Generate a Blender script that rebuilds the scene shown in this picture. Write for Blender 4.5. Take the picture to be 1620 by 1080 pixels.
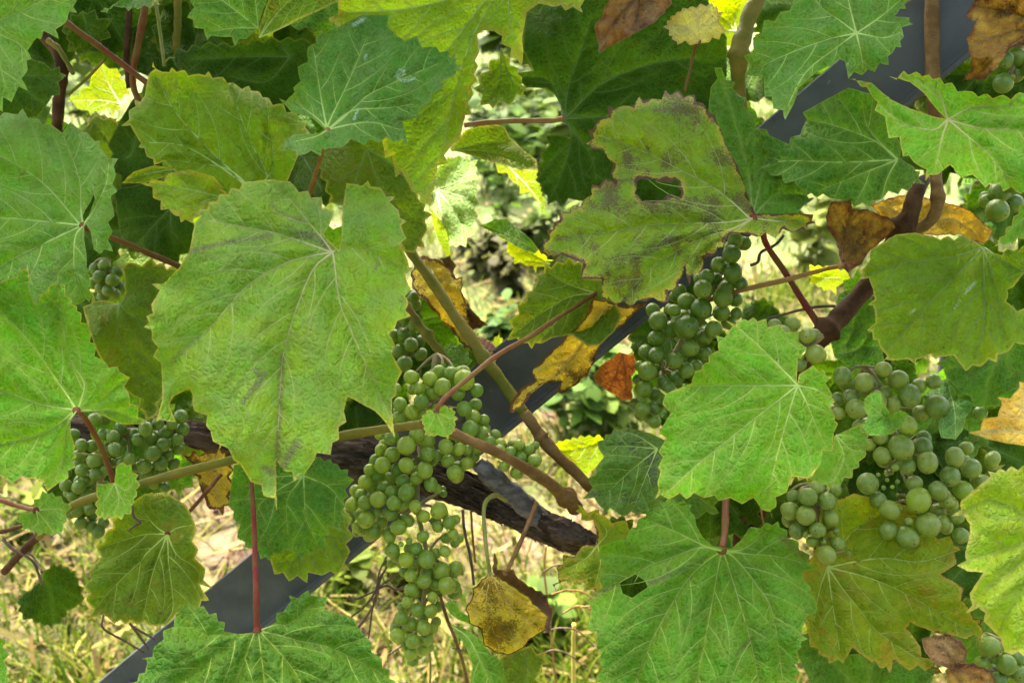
import bpy, bmesh, math, random
import numpy as np
from mathutils import Vector, Matrix
from mathutils.geometry import delaunay_2d_cdt

scene = bpy.context.scene
for o in list(bpy.data.objects):
    bpy.data.objects.remove(o, do_unlink=True)
COL = scene.collection
R = math.radians

# ------------------------------------------------------------------ camera
CAM_Z, PITCH, HFOV = 1.30, R(25), R(50)
cam_data = bpy.data.cameras.new('camera')
cam = bpy.data.objects.new('camera', cam_data)
COL.objects.link(cam)
cam.location = (0, 0, CAM_Z)
cam.rotation_euler = (R(90) - PITCH, 0, 0)
cam_data.sensor_width = 36
cam_data.lens = 18 / math.tan(HFOV / 2)
cam_data.clip_start = 0.02
cam_data.clip_end = 500
cam_data.dof.use_dof = True
cam_data.dof.focus_distance = 0.635
cam_data.dof.aperture_fstop = 15.0
scene.camera = cam

# ------------------------------------------------------------------ world, sun, exposure
SUN_EL, SUN_AZ = R(58), R(-14)          # the sun stands high behind the vine row
world = bpy.data.worlds.new('World')
scene.world = world
world.use_nodes = True
wn = world.node_tree
wn.nodes.clear()
wo = wn.nodes.new('ShaderNodeOutputWorld')
wb = wn.nodes.new('ShaderNodeBackground')
ws = wn.nodes.new('ShaderNodeTexSky')
ws.sky_type = 'NISHITA'
ws.sun_disc = False
ws.sun_elevation = SUN_EL
ws.sun_rotation = SUN_AZ
ws.air_density = 0.45
ws.dust_density = 6.0
ws.ozone_density = 0.0
wb.inputs['Strength'].default_value = 0.15
wn.links.new(ws.outputs[0], wb.inputs[0])
wn.links.new(wb.outputs[0], wo.inputs[0])
sun_data = bpy.data.lights.new('sun', 'SUN')
sun_data.energy = 2.0
sun_data.angle = R(0.6)
sun_data.color = (1.0, 0.95, 0.86)
sun = bpy.data.objects.new('sun', sun_data)
COL.objects.link(sun)
sdir = Vector((math.sin(SUN_AZ) * math.cos(SUN_EL), math.cos(SUN_AZ) * math.cos(SUN_EL), math.sin(SUN_EL)))
sun.rotation_euler = sdir.to_track_quat('Z', 'Y').to_euler()
vs = scene.view_settings
vs.view_transform = 'Standard'
vs.look = 'None'
vs.exposure = 3.32
vs.gamma = 1.0
vs.use_curve_mapping = False

scene.cycles.max_bounces = 5
scene.cycles.diffuse_bounces = 3
scene.cycles.glossy_bounces = 2
scene.cycles.transmission_bounces = 3

# ------------------------------------------------------------------ helpers
TH = math.tan(HFOV / 2)
FWD = np.array([0, math.cos(PITCH), -math.sin(PITCH)])
UPV = np.array([0, math.sin(PITCH), math.cos(PITCH)])
RGT = np.array([1.0, 0, 0])
CAMP = np.array([0, 0, CAM_Z])

def P(x, y, d):
    """a point at depth d (metres) in front of the picture taker; x, y, d may be arrays"""
    x = np.asarray(x, float); y = np.asarray(y, float); d = np.asarray(d, float)
    u = (x - 810) / 810 * TH * d
    v = -(y - 540) / 810 * TH * d
    return CAMP + u[..., None] * RGT + v[..., None] * UPV + d[..., None] * FWD

def mpp(d):
    return TH * d / 810

def mesh_obj(name, verts, faces, mat, parent=None, origin=None, smooth=True, attrs=None):
    verts = np.asarray(verts, float)
    o3 = np.zeros(3) if origin is None else np.asarray(origin, float)
    me = bpy.data.meshes.new(name)
    me.from_pydata((verts - o3).tolist(), [], faces)
    if smooth:
        me.polygons.foreach_set('use_smooth', [True] * len(me.polygons))
    if attrs:
        for an, (ty, arr) in attrs.items():
            at = me.attributes.new(an, ty, 'POINT')
            arr = np.asarray(arr, np.float32)
            if ty == 'FLOAT':
                at.data.foreach_set('value', arr.ravel())
            elif ty == 'FLOAT_COLOR':
                at.data.foreach_set('color', arr.ravel())
            else:
                at.data.foreach_set('vector', arr.ravel())
    me.update()
    if mat is not None:
        me.materials.append(mat)
    ob = bpy.data.objects.new(name, me)
    COL.objects.link(ob)
    if parent is not None:
        ob.parent = parent
        po = np.array(parent.get('_o', (0, 0, 0)), float)
        ob.location = o3 - po
    else:
        ob.location = o3
    ob['_o'] = [float(c) for c in o3]
    return ob

def empty(name, loc):
    o = bpy.data.objects.new(name, None)
    o.empty_display_size = 0.05
    COL.objects.link(o)
    o.location = loc
    o['_o'] = [float(c) for c in loc]
    return o

def tag(o, label=None, cat=None, group=None, kind=None):
    if label: o['label'] = label
    if cat: o['category'] = cat
    if group: o['group'] = group
    if kind: o['kind'] = kind
    return o

def catmull(pts, n):
    pts = np.asarray(pts, float)
    if len(pts) < 3:
        t = np.linspace(0, 1, n + 1)[:, None]
        return pts[0] * (1 - t) + pts[-1] * t
    p = np.vstack([2 * pts[0] - pts[1], pts, 2 * pts[-1] - pts[-2]])
    out = []
    for i in range(1, len(p) - 2):
        for k in range(n):
            t = k / n
            a, b, c, d = p[i - 1], p[i], p[i + 1], p[i + 2]
            out.append(0.5 * ((2 * b) + (c - a) * t + (2 * a - 5 * b + 4 * c - d) * t * t + (3 * b - 3 * c + d - a) * t ** 3))
    out.append(pts[-1])
    return np.array(out)

def tube_data(pts, rad, sides=8, ridge=0.0, seed=0, cap=True):
    """pts Nx3, rad N -> verts, faces; ridge adds bark-like furrows"""
    pts = np.asarray(pts, float); n = len(pts)
    rad = np.asarray(rad, float) * np.ones(n)
    rs = np.random.RandomState(seed)
    tan = np.gradient(pts, axis=0)
    tan /= np.linalg.norm(tan, axis=1)[:, None] + 1e-9
    ref = np.array([0.13, -0.9, 0.35]); ref /= np.linalg.norm(ref)
    V = []
    ph = rs.rand(8) * 6.28
    prev = None
    for i in range(n):
        t = tan[i]
        a = ref - t * ref.dot(t) if prev is None else prev - t * prev.dot(t)
        a /= np.linalg.norm(a) + 1e-9
        prev = a
        b = np.cross(t, a)
        th = np.arange(sides) / sides * 2 * np.pi
        rr = np.ones(sides)
        if ridge:
            s = i * 0.12
            rr += ridge * (np.sin(7 * th + ph[0] + np.sin(s + ph[1])) * 0.5 + np.sin(13 * th + ph[2] + 1.5 * np.sin(s * 1.7 + ph[3])) * 0.4
                           + np.sin(3 * th + ph[4] + s) * 0.5 + rs.randn(sides) * 0.18)
        V.append(pts[i] + (np.cos(th)[:, None] * a + np.sin(th)[:, None] * b) * (rad[i] * rr)[:, None])
    V = np.vstack(V)
    F = []
    for i in range(n - 1):
        for k in range(sides):
            k2 = (k + 1) % sides
            F.append((i * sides + k, i * sides + k2, (i + 1) * sides + k2, (i + 1) * sides + k))
    if cap:
        F.append(tuple(range(sides))[::-1])
        F.append(tuple((n - 1) * sides + k for k in range(sides)))
    return V, F

def stem_pts(spec, n=6):
    """spec: list of (x, y, depth, radius_px) -> smooth world points and radii"""
    s = catmull(spec, n)
    w = P(s[:, 0], s[:, 1], s[:, 2])
    return w, s[:, 3] * mpp(s[:, 2])

def stem(name, spec, mat, parent, sides=8, knots=(), ridge=0.0, label=None, n=8):
    w, r = stem_pts(spec, n)
    s = np.linspace(0, 1, len(r))
    rr = r * (1 + 0.06 * np.sin(s * 31 + spec[0][0]) + 0.03 * np.sin(s * 77))
    w = w + r[:, None] * (0.06 * np.sin(s * 23 + spec[0][1])[:, None] * RGT + 0.06 * np.sin(s * 29 + spec[0][0])[:, None] * UPV) * np.clip(s * 8, 0, 1)[:, None]
    for kt in knots:
        rr = rr * (1 + 0.45 * np.exp(-((s - kt) / 0.025) ** 2))
    V, F = tube_data(w, rr, sides, ridge, abs(int(spec[0][0])) + 7)
    o = mesh_obj(name, V, F, mat, parent, w[0])
    if label: o['label'] = label
    return o

# ------------------------------------------------------------------ node helpers
class NT:
    def __init__(self, name):
        self.m = bpy.data.materials.new(name)
        self.m.use_nodes = True
        self.t = self.m.node_tree
        self.t.nodes.clear()
        self.out = self.t.nodes.new('ShaderNodeOutputMaterial')
    def n(self, ty, **kw):
        nd = self.t.nodes.new(ty)
        for k, v in kw.items(): setattr(nd, k, v)
        return nd
    def l(self, a, b): self.t.links.new(a, b)
    def setin(self, nd, key, v):
        if hasattr(v, 'is_linked') or isinstance(v, bpy.types.NodeSocket): self.l(v, nd.inputs[key])
        else: nd.inputs[key].default_value = v
    def math(self, op, a, b=None, c=None, clamp=False):
        nd = self.n('ShaderNodeMath', operation=op, use_clamp=clamp)
        self.setin(nd, 0, a)
        if b is not None: self.setin(nd, 1, b)
        if c is not None: self.setin(nd, 2, c)
        return nd.outputs[0]
    def mix(self, f, a, b, blend='MIX'):
        nd = self.n('ShaderNodeMix', data_type='RGBA', blend_type=blend)
        self.setin(nd, 0, f); self.setin(nd, 6, a); self.setin(nd, 7, b)
        return nd.outputs[2]
    def ramp(self, v, lo, hi):
        nd = self.n('ShaderNodeMapRange', interpolation_type='SMOOTHSTEP')
        self.setin(nd, 0, v); nd.inputs[1].default_value = lo; nd.inputs[2].default_value = hi
        return nd.outputs[0]
    def noise(self, vec, scale, detail=3, rough=0.55):
        nd = self.n('ShaderNodeTexNoise')
        nd.inputs['Scale'].default_value = scale; nd.inputs['Detail'].default_value = detail
        nd.inputs['Roughness'].default_value = rough
        self.l(vec, nd.inputs['Vector'])
        return nd.outputs[0]
    def voro(self, vec, scale, feature='DISTANCE_TO_EDGE', rnd=1.0):
        nd = self.n('ShaderNodeTexVoronoi', feature=feature)
        nd.inputs['Scale'].default_value = scale
        nd.inputs['Randomness'].default_value = rnd
        self.l(vec, nd.inputs['Vector'])
        return nd
def c4(c): return (c[0], c[1], c[2], 1.0)

# ------------------------------------------------------------------ leaf materials
# a, b: two blade colours mixed in patches; v: vein colour; dust: pale bloom; spot: dark speckle;
# ey / eb: how far yellow / brown reaches in from the edge; tr: share of light let through
def leaf_mat(name, a, b, v, dust=0.1, spot=0.0, ey=0.0, eb=0.0, tr=0.28, rough=0.52, patch=0.0, patchcol=(0.3, 0.22, 0.03),
             spotcol=(0.05, 0.025, 0.015), edgecol=(0.36, 0.33, 0.04), bump=0.6, tcol=None, browncol=(0.10, 0.045, 0.018), speck=0.06, spec=0.24, scar=None):
    if a[1] > a[0] * 1.15:
        a = (a[0] * 1.08, a[1] * 1.28, a[2] * 0.20); b = (b[0] * 1.16, b[1] * 1.30, b[2] * 0.20); v = (v[0] * 1.0, v[1] * 1.05, v[2] * 0.35)
    else:
        a = (a[0] * 1.1, a[1] * 1.05, a[2] * 0.7); b = (b[0] * 1.1, b[1] * 1.05, b[2] * 0.7)
    N = NT(name)
    at = N.n('ShaderNodeAttribute', attribute_name='luv').outputs['Vector']
    vein = N.n('ShaderNodeAttribute', attribute_name='vein').outputs['Fac']
    edge = N.n('ShaderNodeAttribute', attribute_name='edge').outputs['Fac']
    n1 = N.n('ShaderNodeAttribute', attribute_name='na').outputs['Fac']      # broad patches
    n8 = N.n('ShaderNodeAttribute', attribute_name='nb').outputs['Fac']      # blotches
    n2 = N.n('ShaderNodeAttribute', attribute_name='nc').outputs['Fac']      # small mottling
    n3n = N.n('ShaderNodeTexNoise'); n3n.inputs['Scale'].default_value = 9.0; n3n.inputs['Detail'].default_value = 3; n3n.inputs['Roughness'].default_value = 0.65
    N.l(at, n3n.inputs['Vector']); n3 = n3n.outputs[0]
    # slight warp so the net of small veins is not mechanical
    wv = N.n('ShaderNodeVectorMath', operation='ADD')
    sc = N.n('ShaderNodeVectorMath', operation='SCALE'); sc.inputs['Scale'].default_value = 0.10
    N.l(n3n.outputs['Color'], sc.inputs[0]); N.l(at, wv.inputs[0]); N.l(sc.outputs[0], wv.inputs[1])
    big = N.voro(wv.outputs[0], 2.7).outputs['Distance']
    small = N.voro(wv.outputs[0], 8.0).outputs['Distance']
    col = N.mix(N.ramp(n1, 0.36, 0.66), c4(a), c4(b))
    hv = N.n('ShaderNodeHueSaturation'); N.l(col, hv.inputs['Color'])
    N.l(N.math('MULTIPLY_ADD', n3, 0.5, N.math('MULTIPLY_ADD', n2, 0.7, 0.36)), hv.inputs['Value'])
    N.l(N.math('MULTIPLY_ADD', n2, 0.06, 0.47), hv.inputs['Hue'])
    col = hv.outputs[0]
    if patch > 0:
        pm = N.ramp(N.math('ADD', n8, N.math('MULTIPLY', n3, 0.22)), 0.80 - 0.3 * patch, 0.92 - 0.25 * patch)
        col = N.mix(N.math('MULTIPLY', pm, 0.85), col, c4(patchcol))
    net = N.math('SUBTRACT', 1.0, N.ramp(big, 0.0, 0.11))
    net2 = N.math('SUBTRACT', 1.0, N.ramp(small, 0.0, 0.15))
    nm = N.math('MAXIMUM', N.math('MULTIPLY', net, 0.5), N.math('MULTIPLY', net2, 0.25))
    col = N.mix(nm, col, c4([x * 0.55 + y * 0.45 for x, y in zip(v, a)]))
    col = N.mix(N.math('MULTIPLY', vein, 0.6), col, c4(v))
    if dust > 0:
        dm = N.math('MULTIPLY', N.ramp(N.math('ADD', n8, N.math('MULTIPLY', n3, 0.7)), 0.62, 1.1), dust * 0.65)
        col = N.mix(dm, col, (0.22, 0.32, 0.10, 1))
    amp = 1.8 * max(ey, eb)
    en = N.math('ADD', edge, N.math('MULTIPLY_ADD', N.math('MULTIPLY_ADD', n3, 0.35, N.math('MULTIPLY', n2, 0.65)), amp, -amp * 0.42))
    if ey > 0:
        col = N.mix(N.math('MULTIPLY', N.math('SUBTRACT', 1.0, N.ramp(en, ey * 0.3, ey)), 0.8), col, c4(edgecol))
    # thin pale rim every leaf has
    col = N.mix(N.math('MULTIPLY', N.math('SUBTRACT', 1.0, N.ramp(edge, 0.01, 0.07)), 0.2), col, (0.34, 0.36, 0.10, 1))
    if spot > 0:
        s1 = N.ramp(N.math('ADD', N.math('MULTIPLY', n8, 0.62), N.math('MULTIPLY', n3, 0.55)), 0.70 - 0.14 * spot, 0.78 - 0.12 * spot)
        col = N.mix(N.math('MULTIPLY', s1, 0.72), col, c4(spotcol))
    if scar:
        sa = N.n('ShaderNodeAttribute', attribute_name='scar').outputs['Fac']
        sm = N.ramp(N.math('MULTIPLY', sa, N.math('MULTIPLY_ADD', n3, 3.2, -0.75)), 0.15, 1.0)
        col = N.mix(N.math('MULTIPLY', sm, 0.7), col, c4(scar))
    # a few pin-head marks and pale flecks on every blade
    pv = N.voro(at, 1.6, 'F1'); pd = pv.outputs['Distance']
    ps = N.n('ShaderNodeSeparateColor'); N.l(pv.outputs['Color'], ps.inputs[0])
    dot = N.math('LESS_THAN', pd, N.math('MULTIPLY', ps.outputs[1], 0.10))
    col = N.mix(N.math('MULTIPLY', N.math('MULTIPLY', dot, N.math('LESS_THAN', ps.outputs[0], speck * 3)), 0.7), col, (0.06, 0.035, 0.015, 1))
    col = N.mix(N.math('MULTIPLY', N.math('MULTIPLY', dot, N.math('GREATER_THAN', ps.outputs[0], 0.97 - dust * 0.12)), 0.4), col, (0.50, 0.56, 0.40, 1))
    if eb > 0:
        brown = N.math('SUBTRACT', 1.0, N.ramp(en, eb * 0.75, eb))
        col = N.mix(N.math('MULTIPLY', brown, 0.92), col, c4(browncol))
    hgt = N.math('ADD', N.math('MULTIPLY', N.ramp(big, 0.0, 0.35), 1.0), N.math('MULTIPLY', N.ramp(small, 0.0, 0.3), 0.30))
    hgt = N.math('ADD', hgt, N.math('MULTIPLY', n3, 0.5))
    bp = N.n('ShaderNodeBump'); bp.inputs['Strength'].default_value = min(1.0, bump * 1.5); bp.inputs['Distance'].default_value = 0.0012
    N.l(hgt, bp.inputs['Height'])
    df = N.n('ShaderNodeBsdfDiffuse'); N.l(col, df.inputs['Color']); N.l(bp.outputs[0], df.inputs['Normal'])
    gl = N.n('ShaderNodeBsdfGlossy'); N.l(bp.outputs[0], gl.inputs['Normal'])
    N.l(N.math('MULTIPLY_ADD', n2, 0.3, rough - 0.2), gl.inputs['Roughness'])
    pb = N.n('ShaderNodeMixShader'); pb.inputs[0].default_value = 0.12 * spec
    N.l(df.outputs[0], pb.inputs[1]); N.l(gl.outputs[0], pb.inputs[2])
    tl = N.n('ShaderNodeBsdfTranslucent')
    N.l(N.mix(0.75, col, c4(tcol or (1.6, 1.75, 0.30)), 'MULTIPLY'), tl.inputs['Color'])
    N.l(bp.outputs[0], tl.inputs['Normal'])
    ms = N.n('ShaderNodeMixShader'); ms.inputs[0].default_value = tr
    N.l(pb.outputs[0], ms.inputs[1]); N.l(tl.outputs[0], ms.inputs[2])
    N.l(ms.outputs[0], N.out.inputs[0])
    return N.m

def simple_mat(name, c1, c2, scale=60, rough=0.6, bump=0.3, stretch=None, spec=0.3, sss=0.0):
    N = NT(name)
    tc = N.n('ShaderNodeTexCoord')
    vec = tc.outputs['Object']
    if stretch:
        mp = N.n('ShaderNodeMapping'); mp.inputs['Scale'].default_value = stretch
        N.l(vec, mp.inputs[0]); vec = mp.outputs[0]
    n1 = N.noise(vec, scale, 5, 0.65); n2 = N.noise(vec, scale * 6, 3, 0.6)
    col = N.mix(N.ramp(n1, 0.35, 0.66), c4(c1), c4(c2))
    col = N.mix(N.math('MULTIPLY', N.ramp(n2, 0.55, 0.75), 0.35), col, c4([x * 0.45 for x in c1]))
    pb = N.n('ShaderNodeBsdfPrincipled')
    N.l(col, pb.inputs['Base Color'])
    pb.inputs['Roughness'].default_value = rough
    pb.inputs['Specular IOR Level'].default_value = spec
    bp = N.n('ShaderNodeBump'); bp.inputs['Strength'].default_value = bump; bp.inputs['Distance'].default_value = 0.001
    N.l(N.math('ADD', n1, N.math('MULTIPLY', n2, 0.4)), bp.inputs['Height']); N.l(bp.outputs[0], pb.inputs['Normal'])
    N.l(pb.outputs[0], N.out.inputs[0])
    return N.m

def vein_mat(name, c, c2):
    c = (c[0] * 1.35, c[1] * 1.4, c[2] * 0.75); c2 = (c2[0], c2[1] * 1.1, c2[2] * 0.5)
    N = NT(name)
    f = N.n('ShaderNodeAttribute', attribute_name='taper').outputs['Fac']
    pb = N.n('ShaderNodeBsdfPrincipled')
    N.l(N.mix(f, c4(c), c4(c2)), pb.inputs['Base Color'])
    pb.inputs['Roughness'].default_value = 0.5
    tl = N.n('ShaderNodeBsdfTranslucent'); tl.inputs['Color'].default_value = c4(c)
    ms = N.n('ShaderNodeMixShader'); ms.inputs[0].default_value = 0.2
    N.l(pb.outputs[0], ms.inputs[1]); N.l(tl.outputs[0], ms.inputs[2])
    N.l(ms.outputs[0], N.out.inputs[0])
    return N.m

# ------------------------------------------------------------------ leaf geometry
def parse(s):
    out = []
    for tk in s.split():
        f = 't'
        if tk[-1] in 'ns': f = tk[-1]; tk = tk[:-1]
        x, y = tk.split(','); out.append((float(x), float(y), f))
    return out

def poly_area(p):
    x, y = p[:, 0], p[:, 1]
    return 0.5 * np.sum(x * np.roll(y, -1) - np.roll(x, -1) * y)

def build_outline(tok, tooth, rs, depth=0.32, jit=0.5):
    pts = np.array([(t[0], t[1]) for t in tok])
    sgn = 1.0 if poly_area(pts) > 0 else -1.0
    out = []
    n = len(tok)
    for i in range(n):
        a = pts[i]; b = pts[(i + 1) % n]; fa = tok[i][2]; fb = tok[(i + 1) % n][2]
        v = b - a; L = np.linalg.norm(v)
        if L < 0.5: continue
        inn = np.array([-v[1], v[0]]) / L * sgn
        out.append(a)
        if fa == 't' and fb == 't' and tooth > 0 and L > min(12, tooth * .8):
            k = max(1, int(round(L / tooth)))
            for j in range(k):
                s = a + v * j / k; e = a + v * (j + 1) / k
                if j > 0:
                    s = s + inn * rs.uniform(-1.5, 1.5) + v / L * rs.uniform(-2, 2)
                    out.append(s)
                l = L / k
                dp = min(l * depth, 10) * rs.uniform(0.75, 1.2)
                f = rs.uniform(0.36, 0.64)
                nt = s + (e - s) * f + inn * dp
                out.append(s + (nt - s) * 0.5 - inn * dp * 0.05)
                out.append(nt)
                out.append(nt + (e - nt) * 0.5 - inn * dp * 0.12)
        elif 'n' in (fa, fb) or L > 9:
            k = max(2, int(L / 6))
            bow = 0.0
            for j in range(1, k):
                t = j / k
                out.append(a + v * t - inn * (bow * 4 * t * (1 - t)) + inn * rs.uniform(-jit, jit))
    return np.array(out)

def inside(px, py, poly):
    x0, y0 = poly[:, 0], poly[:, 1]
    x1, y1 = np.roll(x0, -1), np.roll(y0, -1)
    c = np.zeros(len(px), bool)
    for i in range(len(poly)):
        if y0[i] == y1[i]: continue
        m = ((y0[i] > py) != (y1[i] > py))
        c ^= m & (px < (x1[i] - x0[i]) * (py - y0[i]) / (y1[i] - y0[i]) + x0[i])
    return c

def inside1(q, poly):
    x0, y0 = poly[:, 0], poly[:, 1]
    x1, y1 = np.roll(x0, -1), np.roll(y0, -1)
    m = (y0 > q[1]) != (y1 > q[1])
    if not m.any(): return False
    xc = (x1[m] - x0[m]) * (q[1] - y0[m]) / (y1[m] - y0[m]) + x0[m]
    return bool(np.count_nonzero(q[0] < xc) & 1)

def seg_dist(px, py, A, B):
    """min distance from points to segments A[i]-B[i]"""
    best = np.full(len(px), 1e9)
    if len(A) == 0: return best
    CH = 4000
    d = B - A; L2 = (d ** 2).sum(1) + 1e-9
    for s in range(0, len(px), CH):
        qx = px[s:s + CH, None]; qy = py[s:s + CH, None]
        t = ((qx - A[None, :, 0]) * d[None, :, 0] + (qy - A[None, :, 1]) * d[None, :, 1]) / L2
        t = np.clip(t, 0, 1)
        dx = qx - A[None, :, 0] - t * d[None, :, 0]; dy = qy - A[None, :, 1] - t * d[None, :, 1]
        best[s:s + CH] = np.sqrt((dx * dx + dy * dy).min(1))
    return best

def grow_secondaries(mains, poly, rs, gap):
    """side veins leave each main vein at about 45 degrees and run until they meet the edge or another vein"""
    segA, segB, own = [], [], []
    for k, m in enumerate(mains):
        for i in range(len(m) - 1):
            segA.append(m[i]); segB.append(m[i + 1]); own.append(k)
    segA, segB, own = np.array(segA), np.array(segB), np.array(own)
    res = []
    for k, m in enumerate(mains):
        dl = np.linalg.norm(np.diff(m, axis=0), axis=1); cum = np.r_[0, np.cumsum(dl)]; L = cum[-1]
        if L < 40: continue
        s = gap * rs.uniform(0.7, 1.1); side = 1 if rs.rand() < 0.5 else -1
        while s < L * 0.93:
            i = min(np.searchsorted(cum, s) - 1, len(dl) - 1)
            t = (s - cum[i]) / dl[i]
            p = m[i] * (1 - t) + m[i + 1] * t
            tg = (m[i + 1] - m[i]) / dl[i]
            ang = math.atan2(tg[1], tg[0]) + side * R(rs.uniform(40, 54))
            path = [p.copy()]; q = p.copy()
            oth = own != k
            maxl = min(0.75 * (L - s) + 24, 150)
            tot = 0
            while tot < maxl:
                ang -= side * 0.028
                q = q + 5 * np.array([math.cos(ang), math.sin(ang)]) + rs.uniform(-0.45, 0.45, 2)
                tot += 5
                if not inside1(q, poly): break
                path.append(q.copy())
                if oth.any() and seg_dist(q[:1], q[1:2], segA[oth], segB[oth])[0] < 5: break
                if res and len(path) > 3:
                    A = np.vstack([r[:-1] for r in res]); B = np.vstack([r[1:] for r in res])
                    if seg_dist(q[:1], q[1:2], A, B)[0] < 5: break
            if len(path) > 3: res.append(np.array(path))
            side = -side
            s += gap * rs.uniform(0.42, 0.66)
    return res

TEETH = 24
_tab = np.random.RandomState(99).rand(64, 64)
def vnoise(x, y, octv=3, rough=.55):
    tot = np.zeros(len(x)); amp = 1.0; nrm = 0.0
    for o in range(octv):
        xi = np.floor(x).astype(int); yi = np.floor(y).astype(int); fx = x - xi; fy = y - yi
        fx = fx * fx * (3 - 2 * fx); fy = fy * fy * (3 - 2 * fy)
        q = lambda i, j: _tab[(xi + i) % 64, (yi + j) % 64]
        tot += amp * ((q(0, 0) * (1 - fx) + q(1, 0) * fx) * (1 - fy) + (q(0, 1) * (1 - fx) + q(1, 1) * fx) * fy)
        nrm += amp; amp *= rough; x = x * 2.03 + 17.3; y = y * 2.03 + 5.1
    return .5 + (tot / nrm - .5) * .9
LEAF_N = [0]
def make_leaf(parent, label, mat, vmat, d0, slope, pet, outline, veins=(), holes=(), cup=0.0, fold=1.0, quilt=1.0, wave=1.0,
              tooth=None, spacing=4.6, vw=1.0, curl=0.0, bend=None, petiole=None, pmat=None, name='leaf', secondary=True, rim=0.0, scars=(), crinkle=0.0):
    LEAF_N[0] += 1
    rs = np.random.RandomState(LEAF_N[0] * 13 + 5)
    tok = parse(outline) if isinstance(outline, str) else outline
    poly = build_outline(tok, TEETH if tooth is None else tooth, rs, jit=2.0 if crinkle else 0.5)
    hp = [np.array([(t[0], t[1]) for t in parse(h)]) for h in holes]
    mains = []
    for v in veins:
        pts = [(float(a.split(',')[0]), float(a.split(',')[1])) for a in v.split()] if isinstance(v, str) else [tuple(q) for q in v]
        mains.append(catmull(np.array([pet] + pts), 6))
    size = max(np.ptp(poly[:, 0]), np.ptp(poly[:, 1]))
    secs = grow_secondaries(mains, poly, rs, 44 if size > 200 else max(16, size * 0.2)) if secondary and mains else []
    mA = np.vstack([m[:-1] for m in mains]) if mains else np.zeros((0, 2)); mB = np.vstack([m[1:] for m in mains]) if mains else np.zeros((0, 2))
    sA = np.vstack([m[:-1] for m in secs]) if secs else np.zeros((0, 2)); sB = np.vstack([m[1:] for m in secs]) if secs else np.zeros((0, 2))
    cx, cy = poly.mean(0)
    k = mpp(d0)
    ph = rs.rand(12) * 6.28
    if bend is None: bend = (rs.uniform(0, 3.14), rs.uniform(-.10, .16))
    eA = poly; eB = np.roll(poly, -1, 0)
    def depth(x, y, full=False):
        X = (x - cx) * k; Y = -(y - cy) * k
        z = d0 + slope[0] * X + slope[1] * Y
        rr = np.sqrt((x - pet[0]) ** 2 + (y - pet[1]) ** 2) * k
        z = z + cup * (X * X + Y * Y) / 0.05
        if bend is not None:   # (angle, strength): the blade droops along that direction away from its middle
            q = X * math.cos(bend[0]) + Y * math.sin(bend[0])
            z = z + bend[1] * q * q / 0.06
        dm = seg_dist(x, y, mA, mB) if len(mA) else np.full(len(x), 60.0)
        dv = np.minimum(dm, seg_dist(x, y, sA, sB)) if len(sA) else dm
        z = z - fold * 0.0062 * (1 - np.exp(-dm / 26)) * np.clip(rr / 0.02, 0.15, 1)
        z = z - quilt * 0.0011 * (1 - np.exp(-(dv / 6.5) ** 1.3))
        ed = seg_dist(x, y, eA, eB)
        X1, Y1 = X * 1, Y * 1
        w = (np.sin(X1 * 95 + ph[0] + 1.3 * np.sin(Y1 * 60 + ph[1])) + np.sin(Y1 * 110 + ph[2] + 1.3 * np.sin(X1 * 70 + ph[3])))
        z = z + wave * 0.0030 * w * (0.45 + 1.5 * np.exp(-ed / 20))
        w2 = np.sin(X1 * 330 + ph[4] + 2 * np.sin(Y1 * 210 + ph[5])) * np.sin(Y1 * 310 + ph[6] + 2 * np.sin(X1 * 190 + ph[7]))
        z = z + quilt * 0.0006 * w2
        z = z + curl * np.exp(-ed / 12) * 0.006
        if rim:
            z = z + rim * 0.004 * np.exp(-ed / 7) * (0.5 + 0.5 * w)
        if crinkle:
            z = z + crinkle * .010 * np.abs(vnoise(X * 130 + 31 + ph[8], Y * 130 + 47, 3, .55) - .5) + crinkle * .004 * np.abs(vnoise(X * 330 + 11, Y * 330 + 7 + ph[9], 2, .5) - .5)
        if full: return z, dm, dv, ed
        return z
    # interior points
    sp = spacing
    gx = np.arange(poly[:, 0].min(), poly[:, 0].max(), sp); gy = np.arange(poly[:, 1].min(), poly[:, 1].max(), sp * 0.866)
    XX, YY = np.meshgrid(gx, gy)
    XX = XX + (np.arange(len(gy)) % 2)[:, None] * sp * 0.5
    px = (XX + rs.uniform(-0.18, 0.18, XX.shape) * sp).ravel(); py = (YY + rs.uniform(-0.18, 0.18, YY.shape) * sp).ravel()
    m = inside(px, py, poly)
    for h in hp: m &= ~inside(px, py, h)
    px, py = px[m], py[m]
    ed = seg_dist(px, py, eA, eB)
    for h in hp: ed = np.minimum(ed, seg_dist(px, py, h, np.roll(h, -1, 0)))
    m = ed > sp * 0.45
    px, py = px[m], py[m]
    vp = []
    for pth in list(mains) + list(secs):
        dl = np.linalg.norm(np.diff(pth, axis=0), axis=1); cum = np.r_[0, np.cumsum(dl)]
        ss = np.arange(sp * .5, cum[-1], sp * .8)
        if len(ss): vp.append(np.c_[np.interp(ss, cum, pth[:, 0]), np.interp(ss, cum, pth[:, 1])])
    if vp and vmat is not None:
        vp = np.vstack(vp)
        m = inside(vp[:, 0], vp[:, 1], poly)
        for h in hp: m &= ~inside(vp[:, 0], vp[:, 1], h)
        vp = vp[m]
        vp = vp[seg_dist(vp[:, 0], vp[:, 1], eA, eB) > 1.5]
        dv_ = np.minimum(seg_dist(px, py, mA, mB), seg_dist(px, py, sA, sB))
        m = dv_ > sp * .42
        px, py = np.r_[px[m], vp[:, 0]], np.r_[py[m], vp[:, 1]]
    verts = [Vector((float(a), float(b))) for a, b in poly]
    edges = [(i, (i + 1) % len(poly)) for i in range(len(poly))]
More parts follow.
